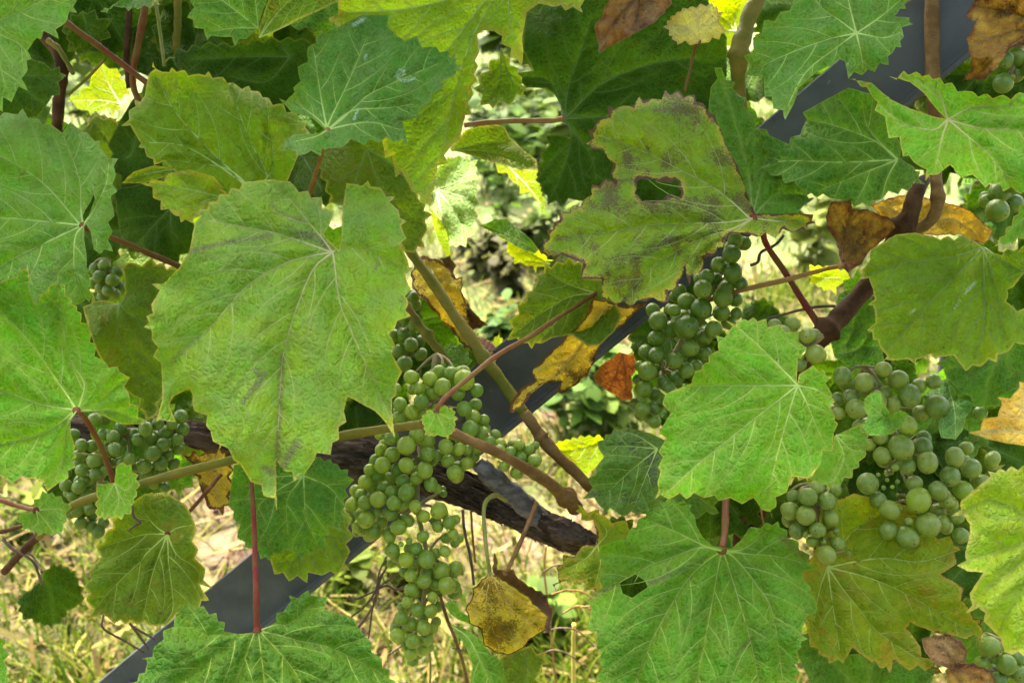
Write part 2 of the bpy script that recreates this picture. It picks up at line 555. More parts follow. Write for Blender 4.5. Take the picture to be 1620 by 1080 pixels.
    for h in hp:
        b0 = len(verts)
        verts += [Vector((float(a), float(b))) for a, b in h]
        edges += [(b0 + i, b0 + (i + 1) % len(h)) for i in range(len(h))]
    verts += [Vector((float(a), float(b))) for a, b in zip(px, py)]
    vo, eo, fo, _, _, _ = delaunay_2d_cdt(verts, edges, [], 0, 1e-4)
    V2 = np.array([(v.x, v.y) for v in vo]); F = np.array([f for f in fo if len(f) == 3])
    c = V2[F].mean(1)
    m = inside(c[:, 0], c[:, 1], poly)
    for h in hp: m &= ~inside(c[:, 0], c[:, 1], h)
    F = F[m]
    # make faces look at the camera
    a2 = (V2[F[:, 1], 0] - V2[F[:, 0], 0]) * (V2[F[:, 2], 1] - V2[F[:, 0], 1]) - (V2[F[:, 2], 0] - V2[F[:, 0], 0]) * (V2[F[:, 1], 1] - V2[F[:, 0], 1])
    F[a2 > 0] = F[a2 > 0][:, ::-1]
    used = np.unique(F); rm = -np.ones(len(V2), int); rm[used] = np.arange(len(used)); V2 = V2[used]; F = rm[F]
    z, dm, dv, ed = depth(V2[:, 0], V2[:, 1], True)
    for h in hp: ed = np.minimum(ed, seg_dist(V2[:, 0], V2[:, 1], h, np.roll(h, -1, 0)))
    W = P(V2[:, 0], V2[:, 1], z)
    org = P(np.array([pet[0]]), np.array([pet[1]]), depth(np.array([float(pet[0])]), np.array([float(pet[1])])))[0]
    luv = np.c_[(V2 - np.array(pet)) * k * 100, np.zeros(len(V2))] + rs.rand(3) * 40
    vein = np.maximum(np.exp(-(dm / 4.5) ** 1.2), 0.55 * np.exp(-(dv / 3.5) ** 1.2))
    na = vnoise(luv[:, 0] * .55, luv[:, 1] * .55); nb = vnoise(luv[:, 0] * .85 + 9, luv[:, 1] * .85, 4, .65); nc = vnoise(luv[:, 0] * 2.0, luv[:, 1] * 2.0 + 31, 3, .6)
    sca = np.zeros(len(V2))
    for sp_, wd in scars:
        q = np.array([[float(c) for c in a.split(',')] for a in sp_.split()]); q = catmull(q, 5)
        sca = np.maximum(sca, np.exp(-(seg_dist(V2[:, 0], V2[:, 1], q[:-1], q[1:]) / wd) ** 2))
    ob = mesh_obj(name, W, F.tolist(), mat, parent, org, True,
                  {'scar': ('FLOAT', sca), 'na': ('FLOAT', na), 'nb': ('FLOAT', nb), 'nc': ('FLOAT', nc), 'luv': ('FLOAT_VECTOR', luv), 'vein': ('FLOAT', vein), 'edge': ('FLOAT', np.clip(ed / 45, 0, 1))})
    if label: ob['label'] = label
    # veins: low ridges lying on the blade
    if vmat is not None and mains:
        VV, FF, TT = [], [], []
        def ridge(path, w0, w1, t0, t1):
            nn = len(path)
            tg = np.gradient(path, axis=0); tg /= np.linalg.norm(tg, axis=1)[:, None] + 1e-9
            nr = np.c_[-tg[:, 1], tg[:, 0]]
            w = np.linspace(w0, w1, nn)[:, None]
            off = sum(len(q) for q in VV)
            prof = [(-1, 0.00025), (-0.45, -0.35), (0.45, -0.35), (1, 0.00025)]
            base = None
            for s, hgt in prof:
                q = path + nr * w * s
                zz = depth(path[:, 0], path[:, 1])
                dz = (hgt * w[:, 0] * k * 0.9) - 0.00022 if hgt < 0 else 0.0001
                VV.append(P(q[:, 0], q[:, 1], zz + dz)); TT.append(np.linspace(t0, t1, nn))
            for i in range(nn - 1):
                for j in range(3):
                    FF.append((off + j * nn + i, off + j * nn + i + 1, off + (j + 1) * nn + i + 1, off + (j + 1) * nn + i))
        sc = vw * min(1.0, 0.45 + size / 500)
        for mpth in mains:
            ok = inside(mpth[:, 0], mpth[:, 1], poly); ok[:2] = True
            cut = np.argmin(ok) if not ok.all() else len(ok)
            if cut > 2: ridge(mpth[:cut], 2.1 * sc, 0.7 * sc, 0.0, 0.4)
        for spth in secs:
            ridge(spth, 1.0 * sc, 0.35 * sc, 0.35, 0.95)
        if VV:
            mesh_obj('veins', np.vstack(VV), FF, vmat, ob, org, True, {'taper': ('FLOAT', np.concatenate(TT))})
    if petiole:
        zp = float(depth(np.array([float(pet[0])]), np.array([float(pet[1])]))[0])
        p1 = petiole[0]
        spec = [(pet[0], pet[1], zp - 0.0005, p1[3] * 1.5), (pet[0] * .8 + p1[0] * .2, pet[1] * .8 + p1[1] * .2, zp * .8 + p1[2] * .2, p1[3] * 1.05)] + list(petiole)
        spec = [(a, b, c, r * .82) for a, b, c, r in spec]
        stem('petiole', spec, pmat, ob, 10)
    return ob

def lobed_outline(cx, cy, size, rot, sx=1.0, sy=1.0, rs=None, n=34):
    """outline of a plain five-lobed vine leaf, tip pointing along rot"""
    keys = [(0, 1.0), (14, .86), (27, .74), (40, .82), (55, .93), (70, .80), (85, .68), (100, .74), (117, .78), (135, .68), (152, .58), (166, .40), (175, .16)]
    th = np.array([a for a, _ in keys]); rv = np.array([b for _, b in keys])
    out = []
    for s in (1, -1):
        seq = []
        for a in np.linspace(2, 173, n // 2):
            r = np.interp(a, th, rv) * (1 + (rs.uniform(-.06, .06) if rs is not None else 0))
            seq.append((s * a, r))
        out += seq if s == 1 else seq[::-1]
    tok = []
    for a, r in out:
        an = R(a)
        x = r * math.sin(an) * sx; y = r * math.cos(an) * sy
        X = x * math.cos(rot) + y * math.sin(rot); Y = -x * math.sin(rot) + y * math.cos(rot)
        tok.append((cx + X * size, cy + Y * size, 't'))
    veins = []
    for a, r in ((0, .95), (52, .86), (-52, .86), (112, .68), (-112, .68)):
        an = R(a)
        v = []
        for f in (0.4, 0.75, 1.0):
            x = r * f * math.sin(an * (1 - 0.06 * f)) * sx; y = r * f * math.cos(an * (1 - 0.06 * f)) * sy
            v.append((cx + (x * math.cos(rot) + y * math.sin(rot)) * size, cy + (-x * math.sin(rot) + y * math.cos(rot)) * size))
        veins.append(v)
    return tok, veins

# ================================================================== the setting: ground
def ground_material():
    N = NT('dry_ground')
    tc = N.n('ShaderNodeTexCoord').outputs['Object']
    a = N.noise(tc, 2.3, 5, 0.6); b = N.noise(tc, 14, 6, 0.7); c = N.noise(tc, 90, 4, 0.7)
    col = N.mix(N.ramp(b, 0.35, 0.65), (0.085, 0.050, 0.026, 1), (0.16, 0.105, 0.055, 1))
    col = N.mix(N.math('MULTIPLY', N.ramp(N.math('ADD', a, N.math('MULTIPLY', b, 0.35)), 0.58, 0.78), 0.75), col, (0.065, 0.090, 0.010, 1))
    sy = N.n('ShaderNodeSeparateXYZ'); N.l(tc, sy.inputs[0])
    col = N.mix(N.math('MULTIPLY', N.ramp(N.math('ADD', sy.outputs[1], N.math('MULTIPLY', a, 1.2)), 2.3, 3.4), N.math('MULTIPLY_ADD', b, 0.6, 0.45), None, True), col, (0.070, 0.105, 0.014, 1))
    col = N.mix(N.math('MULTIPLY', N.ramp(c, 0.55, 0.72), 0.5), col, (0.09, 0.055, 0.035, 1))
    pb = N.n('ShaderNodeBsdfPrincipled'); N.l(col, pb.inputs['Base Color']); pb.inputs['Roughness'].default_value = 0.95
    bp = N.n('ShaderNodeBump'); bp.inputs['Strength'].default_value = 0.9; bp.inputs['Distance'].default_value = 0.012
    N.l(N.math('ADD', b, N.math('MULTIPLY', c, 0.4)), bp.inputs['Height']); N.l(bp.outputs[0], pb.inputs['Normal'])
    N.l(pb.outputs[0], N.out.inputs[0])
    return N.m
rg = np.random.RandomState(3)
def gz(x, y):
    return 0.018 * np.sin(x * 3.1 + 1.7 * np.sin(y * 2.3)) + 0.014 * np.sin(y * 4.7 + 2 * np.sin(x * 1.9)) + 0.006 * np.sin(x * 13 + y * 9)
xs = np.r_[-250, -60, -20, np.arange(-6, 6.01, 0.10), 20, 60, 250]; ys = np.r_[-120, -30, -6, np.arange(0, 12.01, 0.10), 20, 60, 300]
GX, GY = np.meshgrid(xs, ys)
near = np.exp(-((GX / 7) ** 2 + ((GY - 5) / 8) ** 2))
GV = np.c_[GX.ravel(), GY.ravel(), (gz(GX, GY) * near).ravel()]
nx = len(xs)
GF = [(j * nx + i, j * nx + i + 1, (j + 1) * nx + i + 1, (j + 1) * nx + i) for j in range(len(ys) - 1) for i in range(nx - 1)]
ground = mesh_obj('ground', GV, GF, ground_material())
tag(ground, 'dry brown earth with straw and short grass behind the vine', kind='structure')

# straw, grass and litter: far too much to count
def tint_mat(name, tr=0.2, rough=0.7):
    N = NT(name)
    a = N.n('ShaderNodeAttribute', attribute_name='tint').outputs['Color']
    pb = N.n('ShaderNodeBsdfPrincipled'); N.l(a, pb.inputs['Base Color']); pb.inputs['Roughness'].default_value = rough; pb.inputs['Specular IOR Level'].default_value = .08
    tl = N.n('ShaderNodeBsdfTranslucent'); N.l(a, tl.inputs['Color'])
    ms = N.n('ShaderNodeMixShader'); ms.inputs[0].default_value = tr
    N.l(pb.outputs[0], ms.inputs[1]); N.l(tl.outputs[0], ms.inputs[2]); N.l(ms.outputs[0], N.out.inputs[0])
    return N.m
M_straw = tint_mat('straw', 0.1, 0.75)
M_grass = tint_mat('grass_blade', 0.35, 0.6)

def blades(name, n, xr, yr, kind, mat, label):
    rs = np.random.RandomState(11 if kind == 'straw' else 12)
    V, F, T = [], [], []
    cl = [(rs.uniform(*xr) * rs.uniform(.4, 1), yr[0] + (yr[1] - yr[0]) * rs.rand() ** 2.6) for _ in range(900)]
    for i in range(n):
        if kind == 'grass':
            c = cl[rs.randint(len(cl))]
            x = c[0] + rs.randn() * 0.07; y = c[1] + rs.randn() * 0.07
        else:
            x = rs.uniform(*xr); y = yr[0] + (yr[1] - yr[0]) * rs.rand() ** 1.5
        if y < yr[0] - .2: continue
        z = float(gz(x, y) * math.exp(-((x / 7) ** 2 + ((y - 5) / 8) ** 2)))
        az = rs.rand() * 6.28
        dx, dy = math.cos(az), math.sin(az)
        if kind == 'straw':
            L = rs.uniform(0.03, 0.16); w = rs.uniform(0.0008, 0.0022) * (1 + (rs.rand() < .12) * 2.0); h0 = rs.uniform(0.004, 0.03); rise = rs.uniform(-0.01, 0.05)
            cv = rs.uniform(-.25, .25)
            base = [(0.52, 0.36, 0.20), (0.40, 0.25, 0.14), (0.62, 0.47, 0.27), (0.24, 0.14, 0.08), (0.55, 0.38, 0.28), (0.45, 0.40, 0.14)][rs.randint(6)]
        else:
            L = rs.uniform(0.03, 0.13); w = rs.uniform(0.0012, 0.0034); h0 = 0; rise = L * rs.uniform(0.4, 0.95); L *= rs.uniform(.3, .7); cv = rs.uniform(-.3, .3)
            base = [(0.22, 0.34, 0.03), (0.32, 0.40, 0.04), (0.44, 0.46, 0.08), (0.15, 0.28, 0.03), (0.40, 0.42, 0.08)][rs.randint(5)]
        tint = np.array(base) * (rs.uniform(0.11, 0.40) if kind == 'straw' else rs.uniform(.20, .46)) * np.array([.92, 1.02, .5])
        o = len(V)
        for s in (0, 0.4, 0.75, 1.0):
            px = x + dx * L * s - dy * cv * L * s * s; py = y + dy * L * s + dx * cv * L * s * s
            pz = z + h0 + rise * (s if kind == 'straw' else (1.6 * s - 0.6 * s * s))
            ww = w * (1 - 0.85 * s ** 2) if kind == 'grass' else w
            V.append((px - dy * ww, py + dx * ww, pz)); V.append((px + dy * ww, py - dx * ww, pz + 0.001))
            T += [(*tint, 1), (*tint, 1)]
        for q in range(3):
            F.append((o + 2 * q, o + 2 * q + 1, o + 2 * q + 3, o + 2 * q + 2))
    ob = mesh_obj(name, V, F, mat, None, None, True, {'tint': ('FLOAT_COLOR', np.array(T))})
    tag(ob, label, kind='stuff')
    return ob
blades('straw_litter', 16000, (-2.4, 2.4), (1.15, 3.4), 'straw', M_straw, 'pale straw and dry stalks lying on the ground')
blades('short_grass', 52000, (-3.4, 3.4), (1.2, 7.5), 'grass', M_grass, 'short sunlit grass in tufts on the dry ground')

# fallen broad leaves: small curled plates strewn over the ground
def litter(n):
    rs = np.random.RandomState(21); V, F, T = [], [], []
    for i in range(n):
        x = rs.uniform(-2.6, 2.6); y = 1.2 + 4.5 * rs.rand() ** 1.5; s = rs.uniform(0.008, 0.028); z = float(gz(x, y)) + 0.012
        az = rs.rand() * 6.28; base = [(0.45, 0.27, 0.17), (0.58, 0.42, 0.30), (0.30, 0.17, 0.10), (0.50, 0.42, 0.12)][rs.randint(4)]
        t = np.array(base) * rs.uniform(.2, .5); o = len(V)
        V.append((x, y, z + 0.006)); T.append((*t, 1))
        m = 9
        for k in range(m):
            a = az + k / m * 6.28; r = s * rs.uniform(0.6, 1.1)
            V.append((x + r * math.cos(a), y + r * math.sin(a), z + rs.uniform(0, 0.022))); T.append((*(t * rs.uniform(.8, 1.1)), 1))
        for k in range(m): F.append((o, o + 1 + k, o + 1 + (k + 1) % m))
    ob = mesh_obj('fallen_leaves', V, F, M_straw, None, None, True, {'tint': ('FLOAT_COLOR', np.array(T))})
    tag(ob, 'small brown fallen leaves strewn over the straw', kind='stuff')
litter(1000)

# ------------------------------------------------------------------ weeds behind the vine, soft in the background
M_weed = tint_mat('weed_leaf', 0.45, 0.55)
M_weedstem = simple_mat('weed_stem', (0.16, 0.22, 0.05), (0.24, 0.26, 0.08), 40)
def weed(x, y, h, n, leaf, base, seed, label):
    rs = np.random.RandomState(seed)
    z0 = float(gz(x, y))
    r0 = empty('weed', (x, y, z0))
    tag(r0, label, 'weed', 'weeds on the ground behind the vine')
    SV, SF, V, F, T = [], [], [], [], []
    for s in range(5):
        a = rs.rand() * 6.28; lean = rs.uniform(.1, .45)
        tip = np.array([x + math.cos(a) * h * lean, y + math.sin(a) * h * lean, z0 + h * rs.uniform(.7, 1)])
        b = np.array([x + rs.randn() * .02, y + rs.randn() * .02, z0])
        mid = (b + tip) / 2 + np.array([0, 0, h * .08])
        pts = catmull([b, mid, tip], 4)
        v, f = tube_data(pts, np.linspace(.004, .0015, len(pts)), 5)
        o = sum(len(q) for q in SV); SV.append(v); SF += [tuple(i + o for i in q) for q in f]
        for k in range(n):
            t = rs.uniform(.1, 1.02); i = min(int(t * (len(pts) - 1)), len(pts) - 1)
            p = pts[i] + rs.randn(3) * .006; az = rs.rand() * 6.28; el = rs.uniform(-.5, .7); L = leaf * rs.uniform(.5, 1.2); w = L * rs.uniform(.25, .42)
            d = np.array([math.cos(az) * math.cos(el), math.sin(az) * math.cos(el), math.sin(el)]); sd = np.array([-math.sin(az), math.cos(az), rs.uniform(-.4, .4)])
            o = len(V); tint = np.array(base) * rs.uniform(.25, .65) * np.array([1, 1, .5])
            for q, ww in ((0, .15), (.3, .9), (.6, 1), (.85, .55), (1, .05)):
                c = p + d * L * q - np.array([0, 0, .25 * L * q * q])
                V += [c - sd * w * ww, c + sd * w * ww]; T += [(*tint, 1), (*tint, 1)]
            for q in range(4): F.append((o + 2 * q, o + 2 * q + 1, o + 2 * q + 3, o + 2 * q + 2))
    mesh_obj('stalks', np.vstack(SV), SF, M_weedstem, r0, (x, y, z0))
    mesh_obj('foliage', np.array(V), F, M_weed, r0, (x, y, z0), True, {'tint': ('FLOAT_COLOR', np.array(T))})
def ground_at(px, py):
    d = P(np.array(px), np.array(py), np.array(1.0)) - CAMP
    t = -CAM_Z / d[2]
    q = CAMP + d * t
    return float(q[0]), float(q[1])
WEEDS = [((790, 430), .16, 30, .05, (.13, .15, .05)), ((760, 450), .18, 30, .05, (.15, .16, .06)), ((825, 420), .18, 30, .05, (.15, .20, .05)), ((800, 480), .14, 30, .05, (.14, .14, .06)), ((830, 170), 1.0, 34, .16, (.20, .34, .05)), ((770, 210), .8, 30, .13, (.16, .28, .05)), ((870, 230), .8, 30, .13, (.26, .36, .06)), ((290, 90), 1.0, 30, .16, (.14, .26, .04)), ((140, 130), .9, 30, .14, (.26, .38, .05)), ((600, 110), 1.0, 30, .16, (.14, .26, .04)), ((1290, 300), .6, 28, .11, (.30, .38, .06)), ((800, 360), .55, 26, .07, (.16, .30, .06)), ((845, 300), .5, 26, .08, (.24, .36, .07)), ((770, 300), .55, 24, .08, (.14, .26, .07)),  # first four: dark foliage stands in for dark, shaded earth
         ((900, 700), .22, 22, .05, (.13, .26, .05)), ((940, 660), .26, 26, .055, (.16, .30, .06)), ((985, 690), .2, 20, .05, (.22, .34, .07)),
         ((800, 560), .16, 20, .05, (.12, .26, .07)), ((1270, 420), .4, 24, .08, (.30, .38, .08)), ((1300, 350), .5, 26, .09, (.28, .40, .08)),
         ((150, 230), .7, 26, .10, (.24, .38, .06)), ((1540, 370), .5, 22, .08, (.12, .26, .08)), ((60, 860), .12, 14, .04, (.24, .30, .05)),
         ((640, 920), .10, 14, .04, (.26, .34, .06)), ((560, 930), .10, 14, .04, (.24, .34, .06)), ((860, 1030), .12, 14, .05, (.20, .34, .06)), ((880, 430), .3, 22, .06, (.2, .32, .07))]
WLAB = ['dark low weed added for shaded earth in the middle gap', 'dark low weed added for shaded earth, left in the middle gap', 'low weed added for shaded earth below the roof-folded lime leaf', 'dark low weed added for shaded earth, lowest in the middle gap', 'tall blurred weed high in the bright middle gap, under the level stalk', 'blurred weed behind the pale sunlit leaf', 'blurred weed just left of the dark shaded leaf',
        'far weed glimpsed between the stalks at the top left', 'far weed behind the bright lime leaf at the upper left', 'far weed hidden behind the blue green leaf', 'pale weed left of the brown and ochre dead leaf',
        'weed in the middle gap below the olive sunlit leaf', 'weed in the middle gap beside the mottled leaf', 'weed in the middle gap beside the pale sunlit leaf', 'low weed right of the slanting cane node',
        'leafy low weed under the rust orange dead leaf', 'low weed between the rust orange leaf and the grey green leaf', 'small weed above the crossing stalks', 'weed between the red and the tan stalk on the right',
        'weed above the tan stalk on the right', 'weed deep in the upper left gap', 'weed seen past the slim stake at the right', 'tuft of weed at the lower left edge by the silhouette leaf',
        'tuft of weed right of the slanting brace at the bottom', 'tuft of weed next to the brace under the blunt-toothed leaf', 'tuft of weed beside the yellow stalk at the bottom', 'weed in the middle gap above the olive leaf']
for i, (pq, h, n, lf, base) in enumerate(WEEDS):
    gx_, gy_ = ground_at(*pq)
    weed(gx_, gy_, h, n, lf, base, 100 + i, WLAB[i])

# ------------------------------------------------------------------ the slanting metal brace of the trellis
def galvanised():
    N = NT('weathered_zinc')
    tc = N.n('ShaderNodeTexCoord').outputs['Object']
    a = N.noise(tc, 25, 4); b = N.noise(tc, 160, 4, .7); sp = N.voro(tc, 90, 'F1')
    s = N.n('ShaderNodeSeparateColor'); N.l(sp.outputs['Color'], s.inputs[0])
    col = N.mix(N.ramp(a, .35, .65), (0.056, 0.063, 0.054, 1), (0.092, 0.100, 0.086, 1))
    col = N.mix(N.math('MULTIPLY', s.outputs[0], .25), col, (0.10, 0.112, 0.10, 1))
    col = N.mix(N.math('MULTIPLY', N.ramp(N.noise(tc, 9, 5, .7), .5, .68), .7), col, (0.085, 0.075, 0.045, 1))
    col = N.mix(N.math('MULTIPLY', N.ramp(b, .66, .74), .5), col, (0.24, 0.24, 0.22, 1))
    pb = N.n('ShaderNodeBsdfPrincipled'); N.l(col, pb.inputs['Base Color'])
    pb.inputs['Metallic'].default_value = 0.0
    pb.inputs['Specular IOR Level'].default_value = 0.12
    N.l(N.math('MULTIPLY_ADD', b, .3, .38), pb.inputs['Roughness'])
    bp = N.n('ShaderNodeBump'); bp.inputs['Strength'].default_value = .25; bp.inputs['Distance'].default_value = .0006
    N.l(N.math('ADD', a, b), bp.inputs['Height']); N.l(bp.outputs[0], pb.inputs['Normal'])
    N.l(pb.outputs[0], N.out.inputs[0])
    return N.m
M_zinc = galvanised()
def brace():
    A = P(np.array(-60.), np.array(1322.), np.array(.94)); B = P(np.array(1760.), np.array(-182.), np.array(.685))
    ax = (B - A) / np.linalg.norm(B - A)
    nrm = -FWD + ax * FWD.dot(ax); nrm /= np.linalg.norm(nrm)
    up = np.cross(nrm, ax); up /= np.linalg.norm(up)
    if up[2] < 0: up = -up
    w, fl, t = 0.053, 0.014, 0.0035
    # L profile in (up, toward camera); centre line of the face is A-B
    prof = [(-w / 2, fl), (-w / 2 + t * .3, fl + .0006), (-w / 2 + t, fl), (-w / 2 + t, t * 1.6), (-w / 2 + t * 1.6, t), (w / 2 - .001, t), (w / 2, t - .001), (w / 2, 0), (-w / 2 + .002, 0), (-w / 2, .002)]
    prof = [(a - 0.0, b) for a, b in prof]
    V = []; n = 40
    for i in range(n + 1):
        c = A + (B - A) * i / n
        for a, b in prof: V.append(c + up * a + nrm * b)
    m = len(prof); F = []
    for i in range(n):
        for k in range(m):
            k2 = (k + 1) % m
            F.append((i * m + k, (i + 1) * m + k, (i + 1) * m + k2, i * m + k2))
    F.append(tuple(range(m))); F.append(tuple(n * m + k for k in range(m))[::-1])
    r0 = empty('trellis_brace', A)
    tag(r0, 'grey galvanised angle iron brace slanting up behind the leaves and grapes', 'metal brace')
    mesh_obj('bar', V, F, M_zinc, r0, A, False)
    # bolts through the face
    for f in (0.20, 0.36, 0.515, 0.69, 0.81):
        c = A + (B - A) * f + up * 0.006 + nrm * (t)
        V2, F2 = [], []
        for hgt, rad in ((0, .0052), (.0026, .0050), (.0034, .0042)):
            for k in range(10):
                an = k / 10 * 6.283
                V2.append(c + nrm * hgt + (ax * math.cos(an) + up * math.sin(an)) * rad)
        for j in range(2):
            for k in range(10): F2.append((j * 10 + k, j * 10 + (k + 1) % 10, (j + 1) * 10 + (k + 1) % 10, (j + 1) * 10 + k))
        F2.append(tuple(20 + k for k in range(10)))
        mesh_obj('bolt', V2, F2, M_zinc, r0, c, False)
brace()
# upright trellis stake far right, seen through a gap
def stake(px, py, d, rad, label):
    x, y, _ = P(np.array(float(px)), np.array(float(py)), np.array(d))
    V, F = tube_data(np.array([[x, y, 0.0], [x, y, .8], [x, y, 1.9]]), np.array([rad] * 3), 12)
    o = mesh_obj('trellis_stake', V, F, M_zinc, None, (x, y, 0.0))
    tag(o, label, 'stake')
stake(1545, 320, 1.05, .008, 'slim grey metal stake seen upright through the gap by the right edge')

# ================================================================== the vine
VINE_O = P(np.array(700.), np.array(800.), np.array(.76)); VINE_O[2] = 0.0
vine = empty('grapevine', VINE_O)
tag(vine, 'grapevine with green and yellowing leaves, woody arm and brown canes on the trellis', 'grapevine')

def bark_mat():
    N = NT('old_bark')
    g = N.n('ShaderNodeTexCoord').outputs['Object']
    mp = N.n('ShaderNodeMapping'); mp.inputs['Scale'].default_value = (0.28, 1.0, 1.0); mp.inputs['Rotation'].default_value = (0, R(-24), 0)
    N.l(g, mp.inputs[0]); v = mp.outputs[0]
    a = N.noise(v, 120, 6, .75); b = N.noise(v, 380, 5, .7); c = N.noise(g, 40, 3)
    col = N.mix(N.ramp(a, .35, .68), (0.024, 0.017, 0.011, 1), (0.125, 0.092, 0.062, 1))
    col = N.mix(N.math('MULTIPLY', N.ramp(b, .5, .75), .55), col, (0.22, 0.185, 0.145, 1))
    col = N.mix(N.math('MULTIPLY', N.ramp(c, .55, .7), .4), col, (0.06, 0.03, 0.02, 1))
    pb = N.n('ShaderNodeBsdfPrincipled'); N.l(col, pb.inputs['Base Color']); pb.inputs['Roughness'].default_value = .9; pb.inputs['Specular IOR Level'].default_value = .05
    bp = N.n('ShaderNodeBump'); bp.inputs['Strength'].default_value = 1.0; bp.inputs['Distance'].default_value = .004
    N.l(N.math('ADD', a, N.math('MULTIPLY', b, .4)), bp.inputs['Height']); N.l(bp.outputs[0], pb.inputs['Normal'])
    N.l(pb.outputs[0], N.out.inputs[0])
    return N.m
M_bark = bark_mat()
M_grey = simple_mat('grey_dead_wood', (0.085, 0.078, 0.072), (0.20, 0.185, 0.175), 160, .9, 1.0, (0.3, 1, 1), .1)
M_cane = simple_mat('olive_cane', (0.115, 0.125, 0.014), (0.20, 0.155, 0.03), 70, .55, .7, (.5, 1, 1), .06)
M_canebrown = simple_mat('brown_cane', (0.12, 0.066, 0.020), (0.20, 0.125, 0.042), 80, .6, .8, (.5, 1, 1), .06)
M_canedark = simple_mat('dark_brown_cane', (0.05, 0.024, 0.011), (0.10, 0.052, 0.022), 80, .65, .9, None, .06)
M_petred = simple_mat('red_petiole', (0.17, 0.022, 0.020), (0.14, 0.080, 0.022), 45, .5, .4, None, .08)
M_pettan = simple_mat('tan_petiole', (0.24, 0.125, 0.038), (0.29, 0.18, 0.06), 60, .5, .15, None, .08)
M_petrose = simple_mat('rosy_petiole', (0.16, 0.050, 0.020), (0.16, 0.105, 0.028), 45, .5, .4, None, .08)
M_petgreen = simple_mat('green_petiole', (0.19, 0.22, 0.04), (0.25, 0.22, 0.07), 60, .5, .15, None, .08)
M_tendril = simple_mat('dry_tendril', (0.065, 0.04, 0.028), (0.13, 0.085, 0.05), 90, .7, .3)

# --- old wood: the cordon
cordon = stem('cordon', [(255, 676, .80, 18), (320, 690, .79, 19), (430, 712, .775, 24), (555, 726, .765, 30), (640, 740, .755, 29), (715, 766, .745, 25),
                (790, 798, .735, 22), (850, 828, .728, 21), (905, 850, .722, 21), (942, 860, .72, 13)], M_bark, vine, 56, (), .19,
     'dark shaggy woody arm running behind the middle cluster', 16)
stem('stub', [(757, 735, .690, 11), (775, 750, .694, 15), (800, 772, .702, 15), (830, 798, .712, 16), (858, 826, .722, 15)], M_grey, vine, 32, (), .15,
     'grey pruned spur with a cut end above the woody arm', 12)
stem('trunk', [(258, 677, .80, 18), (180, 684, .81, 24), (60, 690, .82, 34), (-70, 720, .83, 40), (-150, 860, .84, 44), (-170, 1500, .86, 55), (-180, 2300, .92, 60)], M_bark, vine, 28, (), .12, None, 12)
stem('bark_knob', [(858, 822, .716, 12), (885, 838, .706, 17), (915, 850, .704, 14), (935, 855, .708, 6)], M_bark, vine, 20, (), .18, None, 8)

# --- canes
stem('cane', [(640, 385, .735, 7.5), (668, 424, .728, 8), (718, 496, .720, 9), (762, 560, .714, 9.5), (793, 602, .710, 9), (832, 656, .706, 9)],
     M_cane, vine, 12, (.62,), 0, 'olive cane slanting down through the middle gap')
stem('cane', [(829, 652, .7062, 9), (850, 682, .704, 9.5), (861, 698, .703, 10.5), (890, 728, .704, 9), (924, 760, .708, 9), (960, 795, .72, 9)],
     M_canebrown, vine, 12, (.33,), 0, 'brown lower stretch of the slanting cane beside a yellow leaf')
stem('cane', [(60, 850, .70, 6), (117, 799, .69, 6.5), (228, 763, .675, 7), (364, 728, .665, 7.5), (450, 705, .66, 7.5), (534, 690, .655, 7.5), (626, 676, .645, 7), (668, 671, .64, 7)],
     M_cane, vine, 12, (.5,), 0, 'long olive cane running level in front of the clusters')
stem('cane', [(666, 671, .6402, 7), (700, 676, .638, 7.5), (723, 687, .637, 8), (759, 703, .640, 8), (815, 730, .655, 8.5), (868, 764, .680, 9.5), (893, 784, .695, 12), (910, 803, .708, 13)],
     M_canebrown, vine, 12, (.88,), 0, 'brown cane crossing the middle cluster down to the woody arm')
stem('cane', [(1478, -60, .70, 11), (1475, 0, .70, 11.5), (1474, 60, .70, 11.5), (1477, 130, .695, 11), (1479, 210, .69, 10), (1481, 277, .675, 9), (1483, 320, .668, 9.5), (1472, 350, .668, 9), (1448, 364, .672, 9)],
     M_canebrown, vine, 14, (.72,), 0, 'brown upright cane in front of the grey brace at upper right')
stem('cane', [(1462, 285, .69, 10), (1450, 305, .676, 12), (1440, 335, .672, 15), (1425, 368, .678, 16), (1402, 405, .70, 15), (1375, 449, .705, 15), (1345, 483, .70, 15), (1322, 508, .695, 16), (1303, 527, .692, 17), (1290, 548, .70, 13)],
     M_canedark, vine, 16, (.3, .85), .03, 'thick dark fork of cane reaching down to the right cluster')
stem('cane', [(1205, -40, .735, 12), (1197, 0, .73, 13), (1180, 42, .725, 13), (1170, 83, .72, 15), (1168, 125, .725, 12), (1172, 200, .74, 11)],
     M_cane, vine, 14, (.62,), 0, 'olive cane beside the small pale yellow leaf at the top')
stem('cane', [(40, 20, .78, 8), (75, 64, .775, 9), (95, 92, .77, 9), (97, 130, .775, 9), (92, 170, .78, 9), (88, 230, .79, 9)], M_canedark, vine, 10, (.5,), 0)
stem('cane', [(232, -10, .74, 6), (228, 20, .74, 6), (219, 69, .745, 5.5), (211, 110, .75, 5), (215, 150, .76, 5), (250, 200, .76, 5)], M_petrose, vine, 10)
stem('cane', [(206, -30, .775, 5), (203, 40, .775, 5), (200, 90, .78, 5), (205, 140, .785, 5)], M_canedark, vine, 8)
stem('cane', [(281, -5, .76, 6), (281, 40, .765, 6), (277, 85, .77, 6)], M_cane, vine, 8)
stem('cane', [(1290, 548, .7005, 9), (1268, 590, .71, 8), (1240, 640, .73, 8), (1190, 780, .74, 9), (1170, 840, .745, 9), (1165, 930, .75, 9)], M_canedark, vine, 10)
stem('cane', [(1220, 770, .735, 8), (1200, 820, .74, 9), (1180, 870, .745, 9)], M_canedark, vine, 10)
